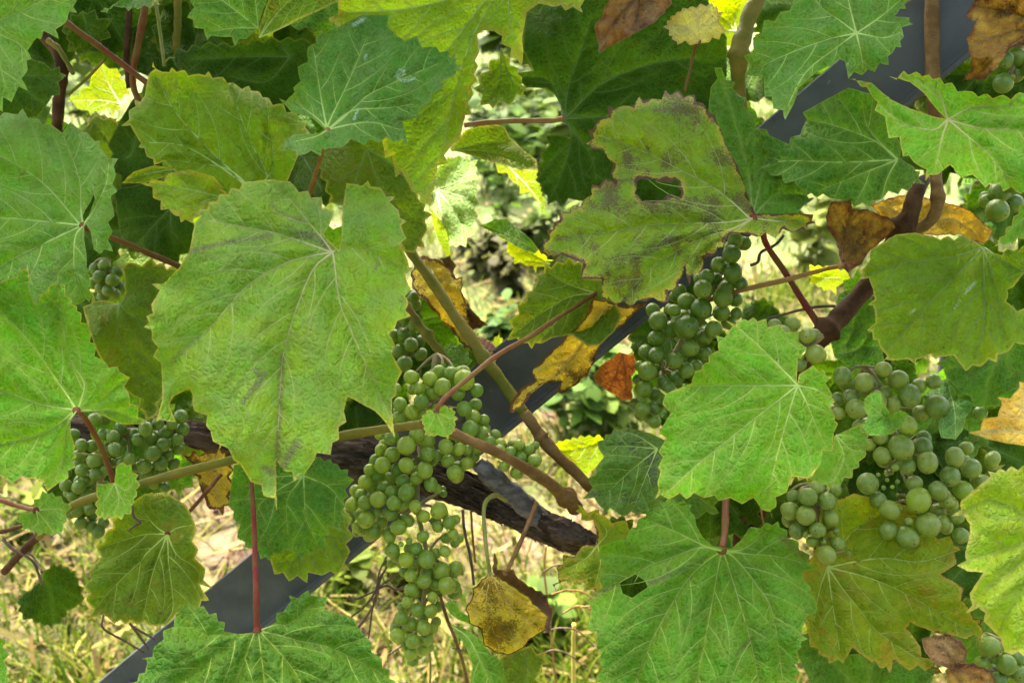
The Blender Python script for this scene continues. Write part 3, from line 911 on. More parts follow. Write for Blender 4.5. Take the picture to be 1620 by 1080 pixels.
stem('cane', [(6, 905, .71, 6), (30, 878, .705, 6), (62, 846, .70, 6), (90, 820, .70, 5)], M_canedark, vine, 10)
stem('cane', [(-20, 845, .70, 3.5), (10, 839, .70, 3.5), (34, 832, .70, 3), (60, 826, .70, 2.5)], M_canedark, vine, 8)
stem('cane', [(640, 480, .76, 7), (662, 512, .755, 7.5), (690, 548, .75, 7.5), (712, 575, .75, 6)], M_cane, vine, 10, (.5,))

stem('cane', [(70, 8, .70, 5), (105, 36, .71, 5), (167, 81, .725, 5), (228, 128, .735, 5), (280, 165, .74, 5)], M_petrose, vine, 10, (), 0, 'long red stalk slanting across the upper left gap')
stem('cane', [(76, 64, .755, 5), (95, 80, .752, 4.5), (112, 110, .75, 4), (116, 118, .75, 3)], M_cane, vine, 8)
# --- thin stalks and tendrils
def tendril(spec, mat=None, label=None):
    return stem('tendril', spec, mat or M_tendril, vine, 6, (), 0, label, 8)
tendril([(1187, 420, .70, 2.5), (1199, 414, .70, 2.5), (1203, 400, .70, 2.5), (1216, 393, .70, 2.5), (1228, 386, .70, 2.5), (1240, 372, .70, 2.5)])
tendril([(1214, 504, .70, 2), (1240, 497, .70, 2.2), (1267, 490, .70, 2.6), (1295, 485, .70, 2.6), (1321, 484, .70, 2.6)])
tendril([(732, 806, .72, 2.4), (735, 840, .715, 2.4), (744, 880, .71, 2.6), (750, 925, .705, 2.2)])
tendril([(745, 808, .73, 2), (748, 850, .73, 2), (752, 890, .73, 2)], M_pettan)
tendril([(696, 940, .69, 3), (706, 975, .69, 3), (720, 1010, .69, 3), (733, 1050, .69, 3), (742, 1090, .69, 3)], M_canebrown)
tendril([(716, 1025, .69, 1.5), (735, 1028, .685, 1.3), (742, 1018, .685, 1)])
tendril([(622, 880, .80, 1.8), (602, 915, .80, 2), (596, 945, .80, 2.2), (580, 975, .81, 2.2), (560, 1000, .81, 2)])
tendril([(612, 880, .80, 1.6), (600, 905, .80, 1.6), (594, 935, .80, 2), (575, 960, .80, 1.8), (556, 975, .80, 1.6)])
tendril([(640, 898, .80, 1.5), (618, 915, .80, 1.5), (600, 930, .80, 1.6), (590, 960, .80, 1.6), (583, 1010, .80, 1.5)])
tendril([(645, 925, .80, 1.6), (628, 932, .80, 1.6), (610, 926, .80, 1.6), (585, 938, .80, 1.6), (560, 948, .80, 1.8), (552, 942, .80, 2)])
tendril([(655, 1010, .84, 1.6), (640, 1018, .84, 1.6), (615, 1035, .84, 1.6)])
tendril([(678, 1020, .80, 2), (681, 1050, .80, 2), (680, 1085, .80, 2)], M_petgreen)
for k_, (x_, y_) in enumerate([(858, 905), (872, 940), (905, 890), (890, 970), (860, 1000), (915, 960), (850, 1040)]):
    tendril([(x_, y_, .95, 1.4), (x_ + 25, y_ - 12 + 5 * (k_ % 3), .95, 1.4), (x_ + 55, y_ - 2, .96, 1.3), (x_ + 80, y_ + 22, .97, 1.1)], M_pettan if k_ % 2 else None)
tendril([(908, 985, 1.05, 3.5), (907, 1030, 1.05, 3.5), (908, 1085, 1.05, 3.5)], simple_mat('yellow_stalk', (.45, .36, .05), (.5, .42, .08), 50))
tendril([(864, 862, 1.1, 1.8), (861, 900, 1.1, 1.8), (866, 950, 1.1, 1.8), (880, 1085, 1.1, 1.8)], M_pettan)
tendril([(164, 972, .68, 1.6), (163, 993, .68, 1.6), (195, 1012, .685, 1.6), (228, 1032, .69, 1.4)])
tendril([(205, 985, .685, 2), (220, 1005, .69, 2), (235, 1026, .69, 1.6)])
tendril([(206, 988, .685, 1.8), (226, 1000, .69, 1.8), (247, 1012, .69, 1.6)])
tendril([(210, 795, .62, 2), (211, 815, .62, 2), (222, 826, .62, 2), (215, 830, .62, 2), (204, 838, .622, 2)])
tendril([(4, 852, .70, 3), (20, 868, .70, 2.6), (38, 878, .70, 2), (52, 888, .70, 2), (60, 905, .70, 2), (66, 925, .70, 1.8)])
tendril([(167, 92, .76, 2.5), (140, 122, .765, 2.5), (108, 150, .77, 2.5)], M_cane)
tendril([(247, 8, .72, 3), (253, 50, .72, 3), (260, 104, .72, 3)], M_petgreen)
tendril([(118, 716, .66, 1.5), (135, 718, .66, 1.5), (162, 720, .665, 1.8)], M_petgreen)
tendril([(262, 98, .70, 1.4), (268, 92, .70, 1.3), (277, 92, .70, 1.0)], M_petgreen)
tendril([(1202, 790, .70, 1.5), (1205, 812, .70, 1.5), (1209, 832, .70, 1.2)], M_pettan)

rb = np.random.RandomState(9)
wc, rc = stem_pts([(255, 676, .80, 18), (320, 690, .79, 19), (430, 712, .775, 24), (555, 726, .765, 30), (640, 740, .755, 29), (715, 766, .745, 25),
                (790, 798, .735, 22), (850, 828, .728, 21), (905, 850, .722, 21), (942, 860, .72, 13)], 16)
SV, SF = [], []
for i in range(260):
    k = rb.randint(60, len(wc) - 14); L = rb.randint(6, 14); th = rb.uniform(0, 6.28)
    t = wc[k + 4] - wc[k]; t /= np.linalg.norm(t)
    a = -FWD - t * (-FWD).dot(t); a /= np.linalg.norm(a); b = np.cross(t, a)
    pts = []
    for j in range(L):
        lift = 1.03 + .05 * rb.rand() + (.38 * rb.rand() * (j / L) ** 2)
        pts.append(wc[min(k + j, len(wc) - 1)] + (a * math.cos(th) + b * math.sin(th)) * rc[min(k + j, len(rc) - 1)] * lift)
        th += rb.uniform(-.05, .05)
    v, f = tube_data(np.array(pts), np.linspace(rb.uniform(.0005, .0016), .0003, L), 4)
    o = sum(len(q) for q in SV); SV.append(v); SF += [tuple(q + o for q in z) for z in f]
mesh_obj('peeling_bark', np.vstack(SV), SF, M_bark, cordon, wc[0], False)

# ------------------------------------------------------------------ leaf colours
VG = (0.30, 0.40, 0.15)
LM = {
 'dusty':   leaf_mat('leaf_dusty_green', (0.075, 0.175, 0.042), (0.105, 0.225, 0.035), (0.24, 0.36, 0.15), dust=.55, tr=.22, rough=.46),
 'big':     leaf_mat('leaf_pale_green', (0.115, 0.215, 0.042), (0.175, 0.270, 0.030), (0.27, 0.36, 0.13), dust=.50, tr=.24, ey=.10, rough=.5, scar=(0.14, 0.10, 0.085)),
 'blue':    leaf_mat('leaf_blue_green', (0.055, 0.145, 0.058), (0.062, 0.165, 0.048), (0.20, 0.33, 0.15), dust=.5, tr=.2, rough=.42, scar=(.5, .6, .5)),
 'green':   leaf_mat('leaf_green', (0.066, 0.180, 0.022), (0.085, 0.205, 0.020), (0.26, 0.38, 0.13), dust=.28, tr=.28, scar=(0.12, 0.09, 0.06)),
 'vivid':   leaf_mat('leaf_vivid_green', (0.095, 0.235, 0.022), (0.115, 0.260, 0.020), (0.30, 0.42, 0.14), dust=.22, tr=.34, ey=.06),
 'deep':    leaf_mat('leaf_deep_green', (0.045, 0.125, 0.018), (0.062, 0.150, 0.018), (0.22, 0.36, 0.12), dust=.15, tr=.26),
 'dark':    leaf_mat('leaf_shade_dark', (0.021, 0.050, 0.006), (0.031, 0.066, 0.006), (0.10, 0.18, 0.05), dust=.0, tr=.2, bump=.4, spec=.1),  # shade inside the row is put into this darkened base colour
 'olive':   leaf_mat('leaf_olive', (0.085, 0.135, 0.010), (0.110, 0.150, 0.010), (0.19, 0.26, 0.06), dust=.06, tr=.3, patch=.25, patchcol=(0.19, 0.17, 0.01), ey=.12),
 'yg':      leaf_mat('leaf_yellow_green', (0.20, 0.28, 0.016), (0.26, 0.32, 0.020), (0.30, 0.38, 0.12), dust=.15, tr=.36, ey=.22, speck=.2),
 'ygdark':  leaf_mat('leaf_dull_yellow_green', (0.135, 0.205, 0.010), (0.165, 0.23, 0.012), (0.20, 0.28, 0.06), dust=.08, tr=.3, speck=.25, ey=.10, scar=(.55, .6, .45)),
 'citrus':  leaf_mat('leaf_citrus', (0.21, 0.29, 0.035), (0.25, 0.31, 0.030), (0.36, 0.44, 0.17), dust=.2, tr=.36, ey=.20, edgecol=(.45, .42, .10)),
 'sick':    leaf_mat('leaf_blighted', scar=(0.10, 0.055, 0.05), a=(0.13, 0.20, 0.028), b=(0.165, 0.225, 0.022), v=(0.24, 0.33, 0.11), dust=.32, spot=.78, ey=.34, eb=.12, tr=.28, spotcol=(0.10, 0.056, 0.036), browncol=(0.085, 0.04, 0.028), rough=.5),
 'turning': leaf_mat('leaf_turning', (0.15, 0.20, 0.012), (0.20, 0.23, 0.012), (0.22, 0.28, 0.07), dust=.05, patch=.5, patchcol=(0.28, 0.22, 0.012), ey=.22, eb=.04, tr=.32, edgecol=(.32, .28, .03)),
 'yelbrown':leaf_mat('leaf_yellow_brown', (0.44, 0.36, 0.025), (0.54, 0.43, 0.045), (0.45, 0.36, 0.10), dust=0, spot=.35, ey=.2, eb=.12, tr=.3, spotcol=(.09, .035, .015), patch=.3, patchcol=(.20, .20, .02), browncol=(.09, .035, .014), tcol=(1.5, 1.2, .3), spec=.1),
 'yellow':  leaf_mat('leaf_golden', (0.44, 0.30, 0.018), (0.50, 0.34, 0.03), (0.5, 0.40, 0.12), dust=0, spot=.12, eb=.05, tr=.3, spotcol=(.2, .09, .02), tcol=(1.5, 1.2, .3), browncol=(.2, .08, .02), spec=.1),
 'butter':  leaf_mat('leaf_butter_yellow', (0.60, 0.40, 0.055), (0.66, 0.47, 0.09), (0.6, 0.48, 0.2), dust=0, ey=.08, tr=.28, edgecol=(.5, .33, .05), tcol=(1.4, 1.2, .4), speck=.1, spec=.1),
 'pale':    leaf_mat('leaf_pale_yellow', (0.38, 0.36, 0.085), (0.44, 0.40, 0.13), (0.5, 0.46, 0.22), dust=.1, tr=.3, ey=.1, edgecol=(.36, .25, .10)),
 'speck':   leaf_mat('leaf_speckled_yellow', (0.52, 0.45, 0.03), (0.60, 0.52, 0.06), (0.46, 0.38, 0.10), dust=0, spot=.92, eb=.06, tr=.35, spotcol=(.09, .055, .012), browncol=(.06, .024, .018), tcol=(1.5, 1.3, .3), spec=.1),
 'brown':   leaf_mat('leaf_dead_brown', (0.25, 0.155, 0.085), (0.33, 0.225, 0.14), (0.20, 0.11, 0.06), dust=.1, spot=.3, tr=.18, ey=.2, edgecol=(.16, .08, .04), bump=1.0, tcol=(1.3, 1, .6), spec=.1),
 'rust':    leaf_mat('leaf_rust_brown', (0.20, 0.085, 0.028), (0.32, 0.145, 0.035), (0.16, 0.06, 0.03), dust=0, spot=.3, tr=.35, bump=1.0, tcol=(1.8, 1.1, .4), spec=.1),
 'ochre':   leaf_mat('leaf_ochre_brown', (0.28, 0.185, 0.05), (0.38, 0.265, 0.06), (0.16, 0.08, 0.03), dust=0, spot=.45, eb=.12, ey=.3, edgecol=(.17, .085, .035), tr=.25, bump=1.0, tcol=(1.4, 1.1, .4), browncol=(.12, .055, .028), spec=.1),
 'walnut':  leaf_mat('leaf_dark_brown', (0.060, 0.030, 0.020), (0.095, 0.050, 0.032), (0.06, 0.03, 0.02), dust=.05, tr=.1, bump=1.0, spec=.1),
 'teal':    leaf_mat('leaf_teal', (0.045, 0.145, 0.10), (0.06, 0.17, 0.12), (0.20, 0.36, 0.2), dust=.4, tr=.2),
 'grey':    leaf_mat('leaf_grey_green', (0.045, 0.105, 0.032), (0.058, 0.125, 0.036), (0.15, 0.24, 0.12), dust=.45, spot=.25, tr=.2, spotcol=(.06, .05, .055)),
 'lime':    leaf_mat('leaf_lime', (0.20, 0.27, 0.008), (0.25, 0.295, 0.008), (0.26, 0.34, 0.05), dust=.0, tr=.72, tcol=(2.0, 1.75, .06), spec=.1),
 'mint':    leaf_mat('leaf_mint_underside', (0.15, 0.21, 0.30), (0.17, 0.235, 0.34), (0.24, 0.30, 0.40), dust=.2, tr=.3, spec=.1),
}
def vm(n, c, e): return vein_mat('veins_' + n, c, e)
VM = {
 'light': vm('light', (0.30, 0.40, 0.16), (0.17, 0.29, 0.07)), 'pink': vm('pinkish', (0.33, 0.30, 0.20), (0.18, 0.29, 0.08)),
 'yel': vm('yellowish', (0.32, 0.38, 0.11), (0.20, 0.28, 0.05)), 'dim': vm('dim', (0.16, 0.25, 0.09), (0.07, 0.13, 0.03)),
 'dark': vm('dark', (0.085, 0.15, 0.045), (0.04, 0.08, 0.012)), 'tan': vm('tan', (0.42, 0.33, 0.12), (0.40, 0.30, 0.06)), 'brown': vm('brown', (0.14, 0.07, 0.035), (0.2, 0.12, 0.04)),
}
def leaf(label, m, v, d, slope, pet, outline, veins=(), **kw):
    if m in ('brown', 'rust', 'ochre', 'walnut', 'speck', 'yelbrown', 'yellow'):
        kw.setdefault('crinkle', .55 if m == 'yellow' else 1.0); kw.setdefault('spacing', 3.0)
    return make_leaf(vine, label, LM[m], VM[v] if v else None, d, slope, pet, outline, veins, **kw)

# ================================================================== front leaves, read one by one off the photograph
leaf('huge pale green leaf with a dull purple scar, in front of the left half', 'big', 'pink', .600, (.10, .34), (526, 400),
 '512,371s 523,352s 529,335 509,312 487,302 459,287 426,284s 386,288 347,307 314,332 308,352 300,396n 283,424 258,449n 240,449 253,459n 239,482 228,517 240,522n 240,537 242,564 255,575n 256,592 257,630n 247,667 264,666 278,667n 268,642n 272,628s 300,614n 305,625s 304,637n 308,650 328,656n 326,673 333,681n 337,698 361,709n 369,727 380,734n 397,762 417,784 438,808 437,770s 437,728n 450,745 466,762 480,752 497,728n 501,716 523,719n 526,700 536,695n 536,675 548,667n 544,650s 550,627n 573,639n 593,650 609,667n 625,692 620,650s 620,631 627,624n 627,606n 636,588 620,559n 625,545 625,518 629,507n 650,500 646,478 650,458 640,434n 655,424 645,411 633,386n 643,377 634,357n 643,350 630,332 616,320n 626,311 601,296 582,286 557,291 548,290s 541,332s 540,380s 536,396s',
 ['512,380 496,361 454,310', '446,372 390,360 325,348', '498,404 448,418 390,454 329,521 270,570', '495,427 465,499 450,554 446,575 441,659 438,780', '529,415 537,477 557,527 590,600 618,665', '537,393 568,393 604,407 634,420'],
 cup=.05, fold=1.6, wave=1.5, bend=(R(100), .05), quilt=1.3,
 scars=[('446,560 444,600 442,660 438,730', 5), ('405,585 412,600 400,615 385,635', 6), ('420,590 408,610', 5), ('300,398 340,388 400,376 430,372', 5), ('470,370 500,375 524,398', 8), ('480,350 450,340 430,325', 4), ('470,700 440,745 415,740', 7), ('597,414 594,430', 3)])
leaf('dusty green leaf reaching in at the left edge, its petiole joint by a dark slit', 'dusty', 'light', .636, (.05, .30), (131, 357),
 '-20,205s 6,178 28,181n 36,172 61,189 80,196 99,211n 111,193 129,208n 138,210 150,224n 160,222 164,239 187,251 180,264n 183,277 186,303 175,310n 181,342 171,352n 178,367 179,398 158,402 148,394s 143,366s 137,355s 133,359s 133,377s 137,408 149,429 140,432n 144,446 149,484 122,482 60,500s 0,490s -80,450 -160,340 -120,250 -60,200',
 ['25,346 0,345 -90,335', '122,350 75,296 25,260 -40,225', '117,363 25,407 0,422 -70,450', '118,380 119,443 135,476', '128,330 125,282 100,215', '150,330 168,290 172,258', '150,375 165,392'], holes=['150,304 144,318 134,334 128,350 133,355 138,348 145,328 151,312'],
 cup=.03, fold=1.6, wave=1.4, quilt=1.4, petiole=[(140, 363, .665, 5), (175, 375, .70, 5.5), (225, 396, .715, 6), (285, 422, .72, 6)], pmat=M_petrose)
leaf('fresh green leaf with wide pale veins, lower left above small hanging leaves', 'vivid', 'light', .600, (.12, .18), (121, 649),
 '-40,440 -10,436 17,440 44,416 47,445s 46,462s 56,482n 67,463 78,452 92,431 103,452 114,474 122,485 129,496 128,510n 142,513 144,526 152,545 167,573 186,580 189,588n 206,597 204,623 219,642 230,664 222,671 189,670s 172,662s 147,650s 130,648s 121,650s 111,664s 112,687s 119,706 122,722 119,739 108,756 92,764n 75,777 67,759n 42,756 25,760 18,766n 6,755 -40,760 -100,700 -120,600 -80,500',
 ['106,625 83,592 50,545 0,490', '64,639 0,616 -80,590', '111,656 69,684 0,703 -70,715', '105,676 98,731 82,768', '125,642 133,614 130,598 114,573 98,510 92,445', '144,645 183,612 203,600', '178,650 215,665'],
 fold=2.0, wave=1.6, quilt=1.5, petiole=[(133, 659, .64, 5), (158, 703, .665, 5.5), (178, 756, .68, 6), (182, 775, .69, 6)], pmat=M_petrose)
leaf('dusty leaf hanging into the upper left corner', 'dusty', 'light', .622, (.1, .2), (-50, 35),
 '-60,-60s 121,-40s 122,0 122,21 110,19n 104,36 93,62 69,49n 65,62 53,66 50,94 42,96n 44,111 44,144 29,137n 18,162 5,154n 4,178 -60,170 -130,90 -120,0', ['-10,33 25,22 90,-10', '0,55 40,80 44,130', '-10,80 10,140', '-40,110'], fold=1.5, quilt=1.3)
leaf('blue green leaf with white insect trails, top left of centre', 'blue', 'light', .628, (-.12, .45), (518, 206),
 '512,203s 500,192s 490,186s 462,178s 441,156 462,151 464,139 471,106 487,75 501,56 508,46 512,53n 529,42 546,36 571,25s 596,24s 615,24 612,42n 626,56 659,57 690,75 709,81 723,92 729,108 721,118 698,129n 702,137 682,150n 683,160 665,171n 659,187 637,192n 646,230 621,224 598,226 576,229 541,233 509,236n 508,247 482,244 471,247 459,236 448,239 452,222s 465,213s 495,212s 512,208s',
 ['509,161 501,111 495,70', '523,189 557,117 580,60', '540,190 562,169 584,150 626,130 695,100', '557,176 612,171 655,165', '557,197 590,194 634,206', '500,216 468,224', '505,190 465,160'],
 fold=1.3, wave=1.2, quilt=1.2, bend=(R(60), .12), spacing=3.8, scars=[('626,122 634,110 640,116 630,124 642,128 656,124', 2.6), ('560,190 566,174', 2.2), ('577,92 580,86', 2), ('560,40 575,30', 4)], petiole=[(511, 235, .655, 4), (497, 283, .70, 4.5), (488, 310, .71, 4.5)], pmat=M_pettan)
leaf('crinkled yellowish green leaf standing behind the huge leaf, upper left', 'ygdark', 'light', .672, (.1, .25), (398, 300),
 '231,139n 235,118 242,97 250,111 258,114 272,107 292,111 314,117 330,113 353,122 369,131 394,136 425,155 448,164 470,178 487,194 490,210 470,250s 454,290s 430,330s 386,330s 347,300s 300,285s 271,267 244,261 219,233 217,217 192,199 204,175 213,158 229,152',
 ['333,239 278,178 246,120', '422,278 394,219 365,140', '430,270 430,210', '358,267 267,253', '300,235 225,225'], fold=1.8, wave=2.2, quilt=2.6)
leaf('small bright lobe with ragged edge peeping out left of the huge leaf', 'yg', 'light', .652, (.0, .1), (352, 312),
 '222,290 240,283 267,274 300,268s 340,280s 370,320s 347,330s 330,330 314,343 305,353 286,352 275,340 254,332 242,313', ['300,300 240,290', '320,320 300,345'], fold=1.4, quilt=2.2)
leaf('yellow green leaf drooping from the top edge beside the dark leaf', 'yg', 'light', .664, (-.05, .40), (800, -40),
 '519,30 535,4 560,-60s 720,-90s 900,-60s 925,0 922,21 894,17 874,11 852,6s 833,20s 826,60s 828,80 841,112 807,92 793,69 782,50 765,48s 755,55s 758,83 755,128 749,150 746,181 734,192 727,222n 712,233 709,258 692,262n 687,300 684,338 665,320 651,302 636,272n 626,281 620,246n 609,250 605,220s 600,120s 560,60s 526,36',
 ['779,0 745,65 722,140 704,220 686,320', '760,10 715,70 680,110', '740,-10 640,15 545,20', '804,0 808,42 832,98', '850,-20 900,10'], fold=1.6, wave=1.3, quilt=1.7, bend=(R(20), .10))
leaf('mottled diseased leaf with a torn hole and brown crust, right of centre', 'sick', 'pink', .640, (-.10, .42), (1191, 346),
 '1130,182s 1150,230s 1170,270s 1183,310s 1195,338s 1230,338s 1262,338n 1287,339 1291,353 1277,356n 1278,368 1253,368 1226,377 1198,375 1174,368s 1152,371s 1144,391 1133,402 1111,429 1091,452 1086,438s 1084,418n 1079,438 1074,454 1058,477 1047,479 1033,471n 1022,477 997,485 972,482 952,474 952,441n 919,441 922,416n 905,410 876,410 863,404 844,396 861,382 866,363 877,352 886,335 924,316 936,291 958,282 974,288n 966,276 961,250 936,236 927,228 930,206 944,192 963,167 986,167 1002,168n 1011,153 1030,156 1047,158n 1052,143 1074,143 1099,150 1113,164 1123,178n',
 ['1150,352 1074,354 1030,356 974,366 880,378', '1183,343 1136,302 1080,271 1022,242 950,215', '1160,362 1099,382 1030,425 986,472', '1165,365 1125,392 1090,440', '1230,350 1280,352'],
 scars=[('974,288 990,285 1008,284', 5), ('1006,302 1015,318 1045,316 1078,308', 4), ('963,277 945,240 930,225 935,206', 7), ('865,400 900,408 915,420', 8), ('880,375 900,378', 5), ('1000,412 1030,395 1060,380', 6), ('1090,450 1070,460', 5), ('1000,290 1030,286 1070,285', 4)], holes=['1007,288 1013,283 1022,285 1033,284 1043,289 1052,286 1061,290 1068,284 1075,288 1072,296 1078,303 1077,311 1068,309 1062,306 1054,309 1048,316 1040,314 1033,319 1022,316 1016,319 1011,310 1004,306 1008,298'], fold=2.4, wave=1.8, quilt=1.8, bend=(R(80), .06), petiole=[(1205, 362, .665, 6), (1212, 385, .69, 6), (1239, 427, .70, 6), (1270, 475, .70, 6.5), (1290, 507, .695, 7), (1300, 526, .692, 8)], pmat=M_petred)
leaf('dark folded-back lobe of the mottled leaf', 'deep', 'dim', .662, (.15, .30), (1190, 345), '1120,180s 1124,139 1130,107 1141,107 1163,130 1169,151 1180,155 1191,183 1213,205 1230,240s 1245,275s 1273,302 1289,313 1270,327n 1258,342s 1220,352s 1180,350s 1160,300s 1140,240s', ['1185,280 1165,200 1142,125', '1225,310 1270,308', '1205,280 1215,240'], fold=1.6, quilt=1.8)
leaf('blue green leaf at the top right with a hooked lower lobe', 'blue', 'light', .630, (.1, .42), (1355, 53),
 '1250,-10 1253,8 1235,19 1209,32 1191,60 1177,89 1178,119 1208,121n 1210,153 1221,153n 1223,172 1242,190 1256,164s 1264,139s 1292,114s 1314,104s 1328,94s 1337,97s 1342,125 1364,119 1384,114 1406,103 1414,81 1426,75 1430,58 1426,44n 1445,39 1439,28 1414,26n 1420,21 1434,14 1434,-10 1400,-60s 1280,-50s',
 ['1326,31 1301,14 1280,-15', '1309,63 1248,85 1195,110', '1320,78 1275,115 1245,170', '1392,28 1425,0', '1362,83 1366,112', '1342,0 1338,-40', '1400,60 1428,50'], fold=1.5, quilt=1.3, wave=1.3)
leaf('dark leaf with a light lower rim, under the top right leaves', 'deep', 'light', .655, (-.15, .36), (1420, 253),
 '1309,156n 1325,148 1342,139s 1385,150s 1400,180s 1425,228s 1424,250s 1445,264 1456,271 1464,292 1437,302 1420,307 1392,317 1375,328 1350,328 1345,318n 1314,314 1273,310 1264,296 1241,290 1220,278 1191,275 1221,244n 1205,231 1203,208 1248,228n 1251,217 1271,200 1270,178',
 ['1381,222 1314,197 1275,190', '1331,257 1240,255 1200,268', '1375,205 1365,170', '1364,275 1300,300', '1405,280 1395,312'], fold=1.6, quilt=1.6, bend=(R(80), .15))
leaf('light green leaf folded along its veins at the upper right edge', 'vivid', 'pink', .598, (.0, .55), (1500, 190),
 '1342,125 1378,131s 1410,158s 1440,172s 1475,184s 1496,188s 1481,172s 1462,148s 1440,130s 1406,121 1430,112 1470,118 1506,131 1539,145 1587,150 1640,140 1720,180 1720,290 1640,308 1587,303 1573,292 1559,297 1539,276n 1523,281 1503,261n 1484,276 1464,286 1445,256 1428,247 1423,217n 1406,219 1400,184n 1384,175 1378,150',
 ['1531,172 1559,168 1640,166', '1551,203 1620,206 1700,215', '1484,144 1450,122', '1473,206 1420,190 1385,160', '1530,215 1570,250 1600,295', '1490,220 1480,265'], fold=2.4, wave=1.2, quilt=1.0)
leaf('dull yellow green leaf with a bird-dropping streak, right edge', 'ygdark', 'dim', .632, (.0, .28), (1557, 392),
 '1417,371s 1448,368s 1476,374 1523,371 1556,390s 1567,399 1620,388 1680,400 1700,470 1640,480 1620,432n 1603,454 1595,468 1602,485 1640,492 1660,520 1620,545 1595,556 1576,573 1528,587 1509,562n 1492,564 1481,570 1456,567 1448,576 1437,568n 1412,570 1395,574 1392,548 1381,537 1371,522 1385,510n 1384,491 1373,482 1384,473n 1381,457 1359,441 1364,427 1376,412n 1376,396',
 ['1557,454 1556,510 1545,575', '1506,443 1448,504 1400,560', '1503,407 1434,416 1372,435', '1600,420 1650,440', '1590,395 1650,405', '1575,450 1590,540'], fold=1.4, wave=1.2, quilt=1.5, spacing=3.6, scars=[('1542,447 1527,463', 3.2), ('1519,474 1510,488', 2), ('1440,494 1448,490', 3)])
leaf('glowing green leaf tip at the far right edge above the dull leaf', 'vivid', 'light', .605, (.1, .3), (1640, 330), '1640,300 1612,325 1603,343 1567,393 1590,388 1603,390 1625,378 1700,380 1720,320', ['1600,362 1575,388', '1620,375'], fold=1.4)
leaf('clean bright green leaf with star of pale veins, right of centre', 'vivid', 'light', .590, (.08, .22), (1262, 610),
 '1133,531 1152,528 1149,507 1177,504 1192,502 1212,504 1214,518n 1234,513 1242,526n 1264,524 1276,552 1262,568n 1261,590s 1261,606s 1264,592s 1287,578 1303,584 1316,596 1306,606n 1317,623 1321,635 1313,642n 1321,659 1326,670 1319,684n 1317,714 1301,712n 1298,734 1278,756s 1253,753n 1245,778 1228,801 1222,820 1206,806 1192,787n 1174,797 1155,787n 1138,792 1113,787 1086,789 1058,789 1036,789 1042,776n 1040,762 1045,745n 1041,739 1049,723n 1042,714 1055,692n 1042,684 1061,653n 1048,639 1042,614 1069,616 1094,606n 1099,587 1113,576 1122,562 1136,542',
 ['1197,610 1124,610 1060,613', '1231,578 1201,548 1165,515', '1234,631 1170,681 1099,739 1055,780', '1248,653 1228,726 1212,800', '1292,617 1318,632', '1276,637 1292,676 1308,708', '1264,560 1255,530'],
 fold=1.2, wave=1.2, quilt=1.15, cup=.04)
leaf('small green leaf tucked under the bright star-veined leaf', 'vivid', 'light', .612, (.1, .1), (1322, 688), '1320,689s 1348,676s 1362,672 1376,684 1380,706 1359,739 1348,756 1309,780 1298,764 1281,758s 1297,734s 1300,714s 1318,704s', ['1345,710 1368,715', '1335,725 1315,768', '1350,690'], fold=1.0)
leaf('green leaf curled over the right cluster', 'green', None, .606, (.1, .3), (1400, 640), '1367,631 1378,622 1393,620 1399,639 1409,654n 1425,648 1437,655 1426,676 1409,687 1376,689 1362,674 1373,659 1366,645', [], tooth=0, fold=.5, wave=2.5, curl=1.0)
leaf('teal coloured leaf scrap beside the right cluster', 'teal', 'light', .668, (.2, .2), (1500, 610), '1459,626 1478,612 1495,602 1509,612 1517,631 1539,634 1537,648 1528,659 1523,681 1512,695 1489,692 1484,676 1490,650s 1470,640s', ['1510,650 1512,690'], tooth=0, fold=1, wave=3, quilt=2.5)
leaf('butter yellow leaf point at the right edge', 'butter', 'tan', .585, (.0, .35), (1650, 690), '1612,603 1640,596 1690,620 1700,690 1640,708 1620,705s 1587,700s 1564,695s 1532,684 1556,662 1584,642 1578,628 1612,614', ['1590,680 1545,684', '1610,640'], tooth=30, fold=.8, wave=1.2)
leaf('lemon green leaf at the lower right edge', 'citrus', 'yel', .575, (.12, .25), (1665, 845),
 '1563,745 1600,737 1640,735 1700,750 1740,900 1700,1010 1640,1040 1601,1035 1578,1038 1584,1010 1556,982n 1559,969 1528,969 1534,938 1556,905n 1530,903n 1514,894 1527,874 1534,844n 1534,829 1505,816 1520,792 1567,753n',
 ['1620,858 1545,883 1520,892', '1630,820 1570,790 1525,808', '1640,900 1587,983 1580,1030', '1630,880 1560,935', '1650,780 1620,742'], fold=1.8, quilt=1.5, wave=1.2)
